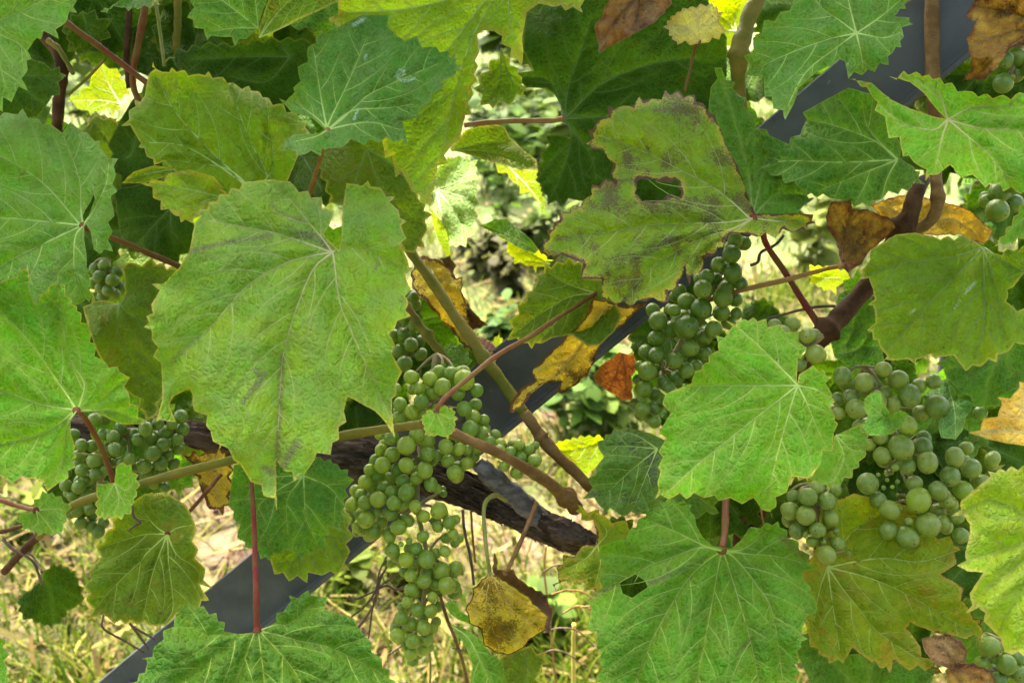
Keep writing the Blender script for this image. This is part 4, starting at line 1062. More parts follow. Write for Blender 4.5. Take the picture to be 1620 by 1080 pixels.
leaf('large green leaf with a small hole, bottom right of centre', 'green', 'light', .622, (-.04, .40), (1142, 870),
 '1127,863s 1111,848s 1102,831s 1099,816 1094,797 1083,791 1060,786 1038,788 1024,805 997,836 974,855 949,863s 947,880 949,908 941,938 926,949 936,961n 930,997 944,1000n 944,1024 949,1044 944,1069 947,1090s 960,1150s 1100,1180s 1262,1150s 1262,1080 1264,1044 1267,1022 1278,1010 1270,990 1278,972n 1295,965 1281,927n 1270,916 1270,902n 1296,902 1281,877 1262,855 1245,838 1231,824 1212,826 1187,833 1170,856s 1155,868s',
 ['1111,861 1069,841 1028,824', '1108,866 1058,883 1019,899 938,945', '1113,891 1086,919 1055,969 1027,1022 1000,1090', '1136,900 1122,977 1099,1090', '1149,886 1169,950 1188,1016 1203,1090', '1163,883 1197,925 1223,972 1240,1090', '1183,876 1224,879 1275,890', '1175,868 1215,840'],
 scars=[('1022,924 1045,915 1062,908', 6), ('1055,895 1062,910', 3), ('1062,908 1100,890 1115,880', 3), ('975,925 950,938 930,948', 3), ('1240,850 1262,870 1275,880', 9), ('1188,1010 1170,1030', 4)], holes=['980,918 1005,908 1020,918 1025,928 1000,945 985,938'], fold=2.0, wave=1.4, quilt=1.5, bend=(R(20), .06), petiole=[(1146, 850, .645, 7), (1148, 800, .672, 7), (1150, 765, .69, 7), (1152, 720, .70, 7)], pmat=M_petrose)
leaf('green leaf with olive and rusty patches below the right cluster', 'turning', 'yel', .668, (.08, .3), (1309, 897),
 '1285,880s 1300,800s 1350,780s 1440,800s 1484,852s 1503,847 1524,866 1514,891 1489,908n 1526,930 1531,958 1556,980 1556,1016 1528,1010 1480,1000s 1440,985n 1436,994n 1456,1022 1476,1044 1494,1067 1462,1060 1439,1060 1414,1044n 1409,1066 1376,1047 1348,1024n 1334,1049 1312,1049 1281,1022 1270,960s 1268,900s',
 ['1392,883 1456,888 1515,870', '1381,916 1448,947 1545,1005', '1337,936 1362,966 1392,1002 1480,1060', '1318,960 1330,1040', '1350,840 1400,810', '1295,940 1285,1000'], fold=1.5, wave=1.3, quilt=1.6)
leaf('dull grey green leaf below the middle right cluster', 'grey', 'light', .648, (.05, .35), (1040, 710),
 '972,678 994,676 1030,685s 1060,700s 1062,740s 1044,770 1027,809 1011,816 986,817 952,814 947,798 922,789 930,756 944,737 947,709 945,698 958,687', ['997,745 958,781', '1000,706 955,706', '1015,770 1000,812', '1010,690 985,682'], fold=1.4, quilt=1.7, bend=(R(60), .15))
leaf('deep green leaf on a long red stalk, bottom left', 'deep', 'yel', .598, (.0, .50), (407, 999),
 '283,956 300,953 322,958 342,969 356,984 354,998s 378,1002s 400,1000s 418,994s 437,983n 437,969 454,958 457,941 487,933 493,941n 519,944 512,963n 559,977 568,994n 589,1016 604,1041 626,1077 640,1110 500,1180s 350,1180s 230,1120s 208,1080 233,1049 224,1041 244,1022 258,997 278,972',
 ['353,1003 319,1000 290,975', '381,1005 333,1041 270,1090', '400,1007 381,1058 360,1100', '410,1010 418,1077 420,1130', '416,1004 457,1049 490,1100', '432,1002 473,1013 529,1027 615,1070', '437,988 459,986 495,955'],
 fold=2.0, wave=1.3, quilt=2.0, petiole=[(405, 940, .606, 6), (404, 891, .612, 5.5), (401, 810, .620, 5), (398, 762, .625, 4.5), (396, 720, .635, 4.5)], pmat=M_petred)
leaf('green leaf with blunt teeth under the tip of the huge leaf', 'deep', 'light', .650, (.0, .25), (480, 752),
 '370,735s 420,722s 507,722 523,726 534,734 551,742 561,759 546,773n 551,784 546,800 543,841 518,830n 522,844 515,861 512,869 493,877 475,890 457,869 446,876 426,886 412,884 398,868 385,872 375,850 368,820 361,800', ['482,798 482,816 501,858', '473,762 454,792 455,844', '440,775 410,800 400,850', '520,770 545,800', '430,755 385,770'], fold=1.3, quilt=2.2, wave=1.6)
leaf('yellowish leaf peeping out beneath the blunt-toothed leaf, over the brace', 'ygdark', 'dim', .676, (.0, .2), (500, 830), '426,880s 470,840s 540,800s 557,820 559,849 554,872 554,902 532,910 509,910 487,905n 486,922 457,919 434,908', ['470,880 450,910', '500,870 495,905', '530,860 548,895'], fold=1)
leaf('yellowing leaf with drawn-down point on a dark red stalk, lower left', 'olive', 'yel', .652, (.0, .30), (265, 845),
 '178,822 167,841 151,863 160,880n 140,902 133,927 136,949 139,980 164,972n 181,986 217,988 236,988 250,999 267,986 300,975 331,949 314,923n 336,930 325,899 308,883n 314,869 312,836 296,800s 270,782s 230,780s 200,800s',
 ['230,845 192,855 155,868', '233,874 222,888 178,930 145,970', '244,899 233,944 225,982', '267,891 274,958 262,985', '280,877 308,897 330,928', '244,830 218,798', '280,835 305,830'], fold=1.8, quilt=1.5, wave=1.3, petiole=[(283, 827, .668, 4), (325, 780, .68, 4), (335, 768, .685, 4), (350, 750, .69, 4)], pmat=M_petred)
leaf('small bright leaf hanging in front of the left cluster', 'vivid', 'light', .610, (.0, .15), (181, 764), '153,764s 165,766s 181,763s 183,739s 194,730 208,734 219,751 222,767 217,784 208,809 206,813 192,822 178,820 166,822 151,822 150,797 152,780', ['188,790 180,815', '200,775 212,760', '170,785 158,800', '198,800'], tooth=16, fold=.8, spacing=4)
leaf('small green leaf lowest at the left edge above the silhouette leaf', 'green', 'light', .660, (.0, .15), (57, 807), '53,790 67,776 83,778 97,784 111,798 114,802 104,812n 106,824 100,838 99,851 81,847 61,847 50,841 36,838 22,822 32,811 56,808s', ['70,822 85,842', '85,805 105,805', '60,825 50,838', '70,795'], tooth=15, fold=.8, spacing=4, petiole=[(30, 800, .665, 4.5), (0, 791, .67, 4.5), (-30, 782, .68, 4.5)], pmat=M_petred)
leaf('dark rounded leaf hanging alone against the straw, lower left', 'dark', None, .76, (.1, -.3), (66, 905), '81,888 97,891 119,902 133,930 133,961 114,963 97,986 81,994 56,986 36,980 28,966 22,949 36,933 56,924 66,918s 69,902', ['80,940 85,985'], tooth=16, petiole=[(62, 895, .765, 2), (52, 880, .77, 2), (40, 872, .77, 2)], pmat=M_tendril)
leaf('leaf edge in the bottom left corner', 'green', None, .60, (.1, .2), (-60, 1040), '-60,960 -10,985 0,992 10,1012 15,1035 11,1055 18,1075 5,1095 -60,1100', ['-10,1040'], tooth=18)
leaf('small heart shaped bright leaf on a long rosy stalk, over the middle cluster', 'vivid', 'yel', .606, (.0, .1), (690, 652), '690,654s 696,647s 704,641 716,643 721,651 725,662 721,672 721,681 715,686 709,696 698,690 687,691 671,687 670,678 668,670 664,664 668,657 674,649 684,648s', ['698,670 706,690', '708,660 720,662', '682,670 675,682', '675,658'], tooth=9, fold=.6, quilt=.7, spacing=3, vw=.7,
 petiole=[(695, 640, .604, 4.5), (712, 622, .61, 5), (748, 592, .622, 5), (790, 560, .638, 5), (840, 531, .655, 5), (890, 498, .668, 4.5), (940, 466, .68, 4), (985, 440, .70, 3.5)], pmat=M_petrose)
leaf('olive leaf running out into a crumpled yellow brown tip, centre', 'olive', 'yel', .682, (.1, .15), (944, 464),
 '847,435 863,418 902,407 921,414 925,440s 952,441s 970,470s 985,500 972,524n 950,545s 930,548s 905,530s 888,532s 872,535s 858,543 841,552 824,543 802,538 805,507 819,482 833,463 844,449', ['900,470 850,500 810,530', '890,500 850,545', '900,450 865,430', '930,500'], fold=1.4, quilt=1.8)
leaf('withered yellow leaf with brown curled tip hanging over the slanting cane', 'yelbrown', 'tan', .675, (.1, .35), (960, 480),
 '940,470s 974,482 1000,484 1024,479 1008,492 972,524 958,534 947,551 941,573 930,592 905,612 888,623 882,616 888,603n 870,606 855,609 836,631 824,645 806,653 811,631 824,614 847,601 841,590 849,578 863,564 891,537s 920,510s', ['930,530 890,580 830,630', '960,520 930,575', '990,490'], tooth=0, fold=1.5, wave=3.0, quilt=2.4, rim=1.2)
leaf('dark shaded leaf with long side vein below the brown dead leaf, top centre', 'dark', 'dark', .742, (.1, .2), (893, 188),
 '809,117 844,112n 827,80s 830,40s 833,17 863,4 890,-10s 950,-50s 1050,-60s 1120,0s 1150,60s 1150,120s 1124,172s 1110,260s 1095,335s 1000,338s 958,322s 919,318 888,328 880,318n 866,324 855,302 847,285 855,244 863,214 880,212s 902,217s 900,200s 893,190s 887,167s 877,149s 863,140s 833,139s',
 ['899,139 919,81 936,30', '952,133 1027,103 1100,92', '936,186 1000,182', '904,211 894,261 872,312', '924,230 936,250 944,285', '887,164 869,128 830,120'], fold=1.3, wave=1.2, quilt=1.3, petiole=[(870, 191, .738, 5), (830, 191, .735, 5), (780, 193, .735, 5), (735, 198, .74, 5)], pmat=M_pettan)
leaf('crisp brown dead leaf at the top edge', 'brown', 'brown', .652, (.1, .5), (1010, -10), '963,0 950,30 940,44 946,66 948,86 961,76 984,64 1011,50 1041,31 1063,6 1050,-30s 980,-40s', ['975,30 955,60', '1010,20 1000,45', '1040,5'], tooth=0, fold=1.5, wave=3, quilt=3, rim=1.5)
leaf('small pale yellow leaf on a thin red stalk at the top', 'pale', 'tan', .655, (.0, .2), (1106, 66), '1049,42 1061,26 1080,13 1108,6 1127,4 1144,19 1136,33n 1149,51 1138,63 1122,67 1106,69s 1091,72 1072,71 1058,56', ['1090,45 1060,38', '1105,40 1105,12', '1125,40 1140,28'], tooth=13, fold=.8, quilt=1.5, spacing=4, petiole=[(1100, 75, .66, 3), (1092, 110, .67, 3.2), (1084, 145, .675, 3.4)], pmat=M_petrose)
leaf('golden brown crumpled leaf in the top right corner', 'ochre', 'brown', .635, (.2, .3), (1650, 40), '1545,-20 1542,0 1527,28 1544,36n 1528,61 1534,86 1537,108 1520,128 1540,124 1559,126 1575,110 1600,75 1660,60 1680,0 1620,-40', ['1600,50 1540,70', '1600,20 1545,10', '1590,80 1545,120'], tooth=0, fold=2, wave=4, quilt=3.5, rim=2)
leaf('brown and ochre dead leaf on a tan stalk, hanging right of the mottled leaf', 'ochre', 'brown', .668, (-.1, .3), (1331, 420), '1306,343 1314,320 1345,316 1348,331 1373,331 1409,346 1417,360 1401,377 1376,396 1364,416 1342,432 1331,421s 1323,382 1309,360', ['1335,380 1345,335', '1360,390 1400,360', '1320,370 1312,340', '1350,410'], tooth=0, fold=1.6, wave=3, quilt=2.5, rim=1.5, petiole=[(1300, 427, .672, 4.5), (1253, 440, .68, 5), (1170, 460, .70, 5), (1120, 475, .72, 5)], pmat=M_pettan)
leaf('golden yellow leaf behind the forked cane, right', 'yellow', 'tan', .715, (.0, .3), (1450, 370), '1376,324 1406,313 1434,308 1489,317 1531,332 1552,348 1571,366 1559,385 1528,377n 1522,371 1489,372s 1448,372s 1414,370s', ['1500,345 1545,370', '1420,340 1390,325', '1480,340 1500,322'], tooth=0, fold=1.2, wave=1.5)
leaf('speckled yellow dead leaf with charred brown margin, hanging at bottom centre', 'speck', 'tan', .648, (.0, .3), (775, 908), '773,908 748,930 746,947 736,963 743,986 762,997 765,1022 787,1033 802,1036 823,1027 844,1008 862,998 868,975 850,955s 826,935s 800,912s', ['770,960 790,1025', '800,950 850,990', '755,945 745,975', '800,930 835,950'], tooth=0, fold=1.6, wave=2.5, quilt=2.2, rim=1.5,
 petiole=[(770, 870, .66, 4), (765, 813, .672, 4.2), (771, 790, .68, 4.5), (785, 783, .69, 5), (800, 790, .70, 5)], pmat=M_petgreen)
leaf('curled dark brown margin of the dead yellow leaf', 'walnut', None, .643, (.1, .2), (800, 905), '782,872 788,890 787,900 800,904 812,900 820,915 836,927 867,941 866,949 876,961 872,997 862,998 866,975 848,958 828,940 800,920 780,906 781,890', [], tooth=0, fold=0, wave=4.5, rim=2.5, spacing=4, petiole=[(806, 895, .65, 4.2), (822, 860, .67, 4.6), (841, 815, .70, 5), (848, 795, .71, 5)], pmat=M_canebrown)
leaf('narrow green leaf seen almost edge on at the bottom centre', 'green', 'light', .625, (.6, .4), (716, 990), '714,987 737,994 759,1010 779,1035 796,1047 800,1085s 790,1120s 740,1100s 748,1052 737,1022 722,1002', ['745,1015 780,1090'], tooth=0, fold=1, wave=1)
leaf('small green leaflet beside the bottom of the middle cluster', 'green', None, .64, (.3, .3), (705, 960), '703,955 712,948 722,953 728,965 738,972 748,978 744,986 725,980 712,970', [], tooth=0, spacing=4)
leaf('olive shaded leaf at the bottom edge behind the narrow leaf', 'olive', 'dim', .665, (.0, .2), (830, 1030), '790,1040s 805,1030s 840,1020 865,1030 868,1050 855,1060 862,1090 800,1120 780,1080', ['835,1060 830,1100'], fold=1)
leaf('ragged olive and yellow leaf beside the end of the woody arm', 'turning', 'yel', .662, (.0, .25), (946, 862), '913,794 947,805 958,816 991,822 1000,845s 980,880s 960,930s 944,935 930,933 911,924 891,919 877,938 874,924 883,905 880,897 891,877 922,863 944,860n 944,841 919,822 911,808', ['960,840 935,810', '925,885 885,905', '950,890 940,930'], fold=1.2, quilt=2)
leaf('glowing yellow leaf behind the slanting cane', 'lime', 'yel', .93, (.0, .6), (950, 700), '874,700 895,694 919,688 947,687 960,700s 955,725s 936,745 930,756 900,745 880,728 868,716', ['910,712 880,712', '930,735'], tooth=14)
leaf('rust orange dead leaf hanging behind the middle right cluster', 'rust', 'brown', .72, (.2, .2), (985, 560), '938,595 955,575s 980,557 1002,560 1010,576 999,595 1001,612 999,633 983,634 972,623 952,612', ['975,590 965,612', '990,600 992,628'], tooth=0, fold=1.4, wave=3, quilt=2.5)

# ------------------------------------------------------------------ second row: leaves half hidden behind the front ones
leaf('olive leaf behind the right lobe of the huge leaf', 'olive', 'dim', .695, (.0, .2), (580, 235), '500,262 510,235s 560,215s 620,222s 645,270s 662,300 684,340 676,365 672,392 655,400 640,398s 610,350s 560,330s 520,320', ['600,290 640,340', '560,290 545,320', '630,270 670,330'])
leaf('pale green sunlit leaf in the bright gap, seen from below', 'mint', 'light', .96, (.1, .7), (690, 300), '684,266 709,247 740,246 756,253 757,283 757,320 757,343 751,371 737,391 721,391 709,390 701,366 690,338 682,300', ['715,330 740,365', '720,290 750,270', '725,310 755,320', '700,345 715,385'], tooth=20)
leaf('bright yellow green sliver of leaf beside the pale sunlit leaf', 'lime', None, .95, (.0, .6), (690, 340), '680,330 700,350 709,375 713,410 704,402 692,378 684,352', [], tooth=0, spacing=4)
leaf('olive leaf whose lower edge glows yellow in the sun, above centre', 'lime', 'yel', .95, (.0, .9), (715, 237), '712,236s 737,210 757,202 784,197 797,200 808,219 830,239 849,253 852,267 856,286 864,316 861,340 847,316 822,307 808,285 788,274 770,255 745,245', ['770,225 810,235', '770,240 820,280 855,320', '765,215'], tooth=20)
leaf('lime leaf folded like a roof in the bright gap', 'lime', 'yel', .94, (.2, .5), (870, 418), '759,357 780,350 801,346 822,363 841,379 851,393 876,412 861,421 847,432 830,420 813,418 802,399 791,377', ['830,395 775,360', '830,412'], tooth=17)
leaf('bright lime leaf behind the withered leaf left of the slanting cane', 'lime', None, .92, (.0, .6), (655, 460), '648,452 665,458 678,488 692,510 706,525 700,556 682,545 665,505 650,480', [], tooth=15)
leaf('yellow leaf with black brown curled patches behind the slanting cane', 'yelbrown', 'tan', .765, (.0, .3), (680, 420), '650,430 668,404 696,410 712,425n 722,440 732,438 730,460 740,485 751,499 760,510 745,524 752,548 735,550 715,525 690,495 668,471 652,455', ['700,460 735,520', '690,440 720,440'], tooth=0, wave=3, rim=2, quilt=2)
leaf('dark shrivelled piece hanging from the curled yellow leaf', 'walnut', None, .76, (.0, .3), (735, 480), '695,408 712,404 722,420 716,440 704,455 700,448 708,428', [], tooth=0, wave=4, spacing=4)
leaf('dark brown shrivelled tip pointing into the bright gap', 'walnut', None, .762, (.0, .3), (745, 500), '735,468 748,492 772,514 760,520 742,520 738,500', [], tooth=0, wave=4, spacing=4)
leaf('dark crumpled leaf behind the crossing stalks', 'walnut', None, .768, (.0, .3), (760, 550), '740,530 765,532 782,545 790,560 775,585 755,570 742,552', [], tooth=0, wave=4, spacing=4)
leaf('green leaf piece above the middle cluster', 'green', None, .77, (.0, .2), (715, 545), '698,575 702,550 712,535 735,545 748,570 742,590 720,595 700,590', [], tooth=18)
leaf('small sunlit green leaf scrap left of the crossing stalks', 'lime', None, .95, (.0, .7), (790, 540), '775,540 790,528 800,545 795,562 785,572 776,558', [], tooth=10, spacing=4)
leaf('olive leaf under the drooping yellow green leaf', 'ygdark', 'dim', .73, (.0, .25), (793, 76), '757,118 775,95 795,78 807,92 820,108 834,139 832,153 807,167 780,172 759,167 748,140', ['790,130 770,160', '805,120 825,145'], tooth=20)
leaf('pair of lobes in shade behind the left edge leaves', 'olive', 'dim', .705, (.0, .2), (189, 481), '131,485 147,463 170,476 189,481s 197,466s 197,440s 192,424n 205,414 240,408 278,424 300,460s 300,540s 262,600s 257,630 247,668 230,666 206,623 180,600s 155,560s 140,520s', ['186,520 205,570 230,640', '210,500 260,520', '178,483 140,486', '200,470 230,430'], fold=1.3, quilt=1.6)
leaf('mustard yellow leaf behind the level cane, below the huge leaf', 'yelbrown', 'tan', .715, (.0, .2), (350, 700), '290,720 306,712 333,712 347,706 361,714 370,742 372,770 367,798 353,816 331,805 320,780n 315,765 300,748', ['340,740 345,800', '320,725 298,728'], tooth=22)
leaf('thin olive leaf seen edge on, left of the crinkled leaf', 'ygdark', 'light', .69, (.0, .3), (272, 268), '192,290 211,272s 244,262s 273,266s 260,280s 230,290s', ['230,276 200,286'], tooth=0, fold=.8)
leaf('shaded leaf standing behind the dead leaves, right', 'deep', 'dim', .735, (.0, .1), (1330, 560), '1326,468 1334,443 1350,440n 1356,425 1375,450s 1385,500s 1400,575s 1380,600 1350,585 1320,565s 1310,520s', ['1350,520 1360,460', '1360,550 1380,520'], fold=1.4, quilt=2)
leaf('deep green leaf below the dull yellow green leaf, right edge', 'deep', 'dim', .672, (.0, .25), (1590, 550), '1481,575 1509,560s 1560,540s 1620,530s 1670,560 1660,610 1612,612 1581,628n 1584,642 1559,659 1539,642 1520,620 1512,612n 1495,592', ['1570,590 1555,645', '1550,570 1500,585', '1600,590'], fold=1.3)
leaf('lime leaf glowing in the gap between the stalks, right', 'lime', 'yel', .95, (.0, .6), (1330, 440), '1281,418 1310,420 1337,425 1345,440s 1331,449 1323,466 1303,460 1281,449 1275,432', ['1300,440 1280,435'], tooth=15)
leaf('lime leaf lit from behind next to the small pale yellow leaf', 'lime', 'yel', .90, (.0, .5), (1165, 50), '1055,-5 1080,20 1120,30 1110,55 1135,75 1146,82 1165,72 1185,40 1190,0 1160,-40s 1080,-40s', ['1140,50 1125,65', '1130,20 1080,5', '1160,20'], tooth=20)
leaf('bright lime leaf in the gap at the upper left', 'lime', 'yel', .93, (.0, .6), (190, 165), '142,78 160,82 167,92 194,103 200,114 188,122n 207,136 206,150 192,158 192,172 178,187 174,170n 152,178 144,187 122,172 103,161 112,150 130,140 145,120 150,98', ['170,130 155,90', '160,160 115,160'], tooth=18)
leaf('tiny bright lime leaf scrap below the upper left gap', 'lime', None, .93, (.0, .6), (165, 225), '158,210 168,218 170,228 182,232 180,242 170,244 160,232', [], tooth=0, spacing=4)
leaf('shade-darkened leaf crossing behind the blue green leaf, upper left', 'dark', 'dark', .735, (.1, .2), (460, 90), '255,95 280,75 330,66 380,66 430,58 480,60 520,90s 510,160s 470,185s 420,170s 330,130s 280,108', ['390,90 300,95', '420,130 360,120', '440,70'], fold=1.2)
leaf('shade-darkened leaf left of the long red stalk, upper left', 'dark', 'dark', .76, (.0, .2), (130, 20), '100,40 112,20 150,15 178,30 176,60 160,82 135,85 115,80 104,62', ['140,50 150,75'], tooth=22)
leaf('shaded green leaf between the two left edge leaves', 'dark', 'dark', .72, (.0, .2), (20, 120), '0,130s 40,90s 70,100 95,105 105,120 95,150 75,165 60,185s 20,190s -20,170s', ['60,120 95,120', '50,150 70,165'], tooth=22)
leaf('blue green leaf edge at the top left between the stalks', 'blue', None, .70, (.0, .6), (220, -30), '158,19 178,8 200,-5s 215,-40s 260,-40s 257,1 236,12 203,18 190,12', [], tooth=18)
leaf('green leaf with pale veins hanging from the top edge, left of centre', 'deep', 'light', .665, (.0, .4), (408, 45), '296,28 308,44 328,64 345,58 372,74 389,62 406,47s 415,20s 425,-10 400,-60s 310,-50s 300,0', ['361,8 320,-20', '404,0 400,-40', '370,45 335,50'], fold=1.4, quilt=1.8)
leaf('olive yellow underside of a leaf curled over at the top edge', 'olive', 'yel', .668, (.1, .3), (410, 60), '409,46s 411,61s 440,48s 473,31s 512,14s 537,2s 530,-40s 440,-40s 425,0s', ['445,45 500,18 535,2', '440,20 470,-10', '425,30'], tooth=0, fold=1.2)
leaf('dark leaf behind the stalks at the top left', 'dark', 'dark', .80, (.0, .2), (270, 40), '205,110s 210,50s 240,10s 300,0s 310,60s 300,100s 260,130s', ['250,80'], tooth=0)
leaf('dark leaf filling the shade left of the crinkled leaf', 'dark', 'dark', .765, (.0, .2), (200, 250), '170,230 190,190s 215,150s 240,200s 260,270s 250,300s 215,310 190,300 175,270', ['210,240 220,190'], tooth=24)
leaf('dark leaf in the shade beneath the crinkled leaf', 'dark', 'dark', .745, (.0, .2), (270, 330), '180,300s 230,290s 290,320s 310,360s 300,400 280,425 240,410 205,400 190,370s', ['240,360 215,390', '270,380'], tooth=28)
leaf('dark green leaf at the bottom right below the patchy leaf', 'deep', 'dim', .72, (.0, .1), (1370, 1100), '1250,1010s 1280,1000s 1340,1035s 1400,1030s 1450,1040s 1480,1060s 1460,1120s 1300,1120s', ['1330,1060 1290,1020', '1380,1060 1385,1030'], tooth=0)
leaf('brown shrivelled leaf ball at the bottom right', 'brown', None, .645, (.0, .2), (1495, 1030), '1458,1010 1475,1004 1500,1003 1522,1012 1532,1030 1528,1048 1505,1056 1480,1050 1464,1032', [], tooth=0, wave=5, cup=1.2, quilt=4, rim=1)
leaf('orange brown dead leaf with fine veins at the bottom right', 'ochre', 'brown', .64, (.0, .3), (1500, 1055), '1495,1060 1512,1050 1540,1048 1562,1058 1575,1075 1580,1100 1500,1110', ['1535,1065 1570,1085', '1525,1085'], tooth=0, wave=2.5, quilt=2)
leaf('yellow leaf scrap seen between the grapes, right cluster', 'yellow', None, .80, (.0, .3), (1465, 680), '1445,672 1470,668 1484,685 1482,702 1470,700 1462,690', [], tooth=0, spacing=4)
leaf('bright yellow scrap of leaf below the small tucked leaf', 'yellow', None, .78, (.0, .5), (1345, 780), '1325,766 1340,768 1352,774 1364,790 1348,799 1335,785', [], tooth=0, spacing=4)
leaf('yellow leaf behind the red stalk of the large lower leaf', 'yellow', None, .79, (.0, .3), (1165, 800), '1152,795 1175,797 1178,815 1170,835 1158,832 1152,815', [], tooth=0, spacing=4)
leaf('yellow green triangle of leaf among the grapes, right cluster', 'lime', None, .82, (.0, .5), (1465, 755), '1449,748 1466,745 1483,738 1476,752 1466,772 1460,760', [], tooth=0, spacing=4)

leaf('extra olive blade painting the shade above the glowing yellow edge, upper centre', 'olive', 'yel', .80, (.0, .6), (714, 238), '712,236s 737,206 757,200 784,197 797,200 808,219 830,239 849,253 852,270 820,268s 780,258s 745,246s', ['760,228 800,225', '770,240 840,262'], tooth=0, fold=1.5)  # separate darker blade gives the sunlit leaf its shaded upper part
leaf('extra dark blade painting the shaded upper half of the roof-folded leaf in the bright gap', 'deep', 'yel', .80, (.2, .4), (850, 398), '759,357 780,348 801,346 822,363 841,379 852,395 846,401 822,392s 790,374s', ['800,370 765,358'], tooth=0, fold=1)  # shade on the folded leaf made as a darker blade of its own
# ------------------------------------------------------------------ plain lobed filler leaves added deeper inside the row to darken its gaps
rd = np.random.RandomState(77)
DEEP = [(1550, 150, .80), (1590, 210, .82), (1500, 120, .84), (1430, 10, .84), (1010, 900, .70), (1070, 790, .71), (1130, 800, .74), (1400, 640, .775), (1480, 690, .78), (1420, 770, .78), (1510, 770, .775), (1350, 700, .78), (1550, 730, .78), (1340, 830, .775), (1480, 850, .78), (480, 280, .75), (130, 390, .78), (316, 60, .80), (150, 20, .80), (520, 20, .78), (1170, 640, .78), (1260, 700, .78), (1230, 810, .78), (1060, 560, .80), (1560, 560, .78), (1420, 540, .79), (210, 680, .79), (150, 760, .80), (1550, 900, .76), (1570, 1010, .76), (190, 290, .79), (560, 655, .84), (640, 690, .85), (710, 590, .86), (330, 690, .86), (240, 720, .87), (520, 740, .86), (1060, 620, .85), (60, 60, .84), (20, 200, .84), (130, 10, .86), (200, 60, .88), (240, 10, .84), (330, 20, .86), (430, 110, .84), (480, 20, .85), (590, 20, .85), (690, -20, .86), (900, 60, .85), (1000, 200, .84), (1260, 40, .84), (1290, 150, .85), (1500, 60, .88), (1480, 230, .86), (270, 280, .84), (180, 350, .84), (40, -20, .86), (120, 250, .88), (60, 330, .9), (290, 170, .86), (360, 60, .87), (450, 190, .86), (560, 130, .86), (640, 60, .87), (330, 330, .86),
        (230, 470, .86), (100, 480, .9), (560, 400, .85), (470, 480, .85), (600, 500, .84), (640, 545, .85), (60, 640, .88), (200, 600, .87), (350, 560, .86),
        (1010, 100, .86), (960, 20, .87), (1070, 180, .86), (1150, 230, .84), (1200, 120, .86), (1240, 260, .85), (1050, 300, .84), (1110, 380, .85), (1060, 430, .84),
        (1180, 560, .84), (1090, 560, .84), (1120, 680, .84), (1200, 720, .85), (1330, 620, .85), (1400, 600, .84), (1450, 660, .86), (1400, 730, .86), (1500, 740, .86), (1560, 690, .85), (1570, 820, .84),
        (1440, 830, .86), (1350, 790, .87), (1160, 820, .85), (1100, 900, .84), (1200, 960, .84), (1340, 940, .84), (1450, 960, .86), (1560, 960, .84), (1590, 1050, .84), (1400, 1060, .83),
        (1590, 40, .86), (1560, 250, .87), (1600, 450, .85), (1490, 470, .85), (1420, 500, .86), (1390, 210, .84), (1600, 330, .88), (440, 620, .85), (300, 640, .88)]
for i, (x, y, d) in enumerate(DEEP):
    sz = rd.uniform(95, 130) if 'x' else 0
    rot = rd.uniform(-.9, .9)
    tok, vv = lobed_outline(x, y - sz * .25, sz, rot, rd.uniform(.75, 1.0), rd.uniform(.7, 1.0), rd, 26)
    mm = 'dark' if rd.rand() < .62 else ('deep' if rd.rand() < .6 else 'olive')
    make_leaf(vine, None, LM[mm], VM['dark'], d, (rd.uniform(-.35, .35), rd.uniform(-.1, .5)), (x, y - sz * .25), tok, vv, spacing=11, secondary=False, vw=.8, tooth=30, fold=2.0, wave=2)

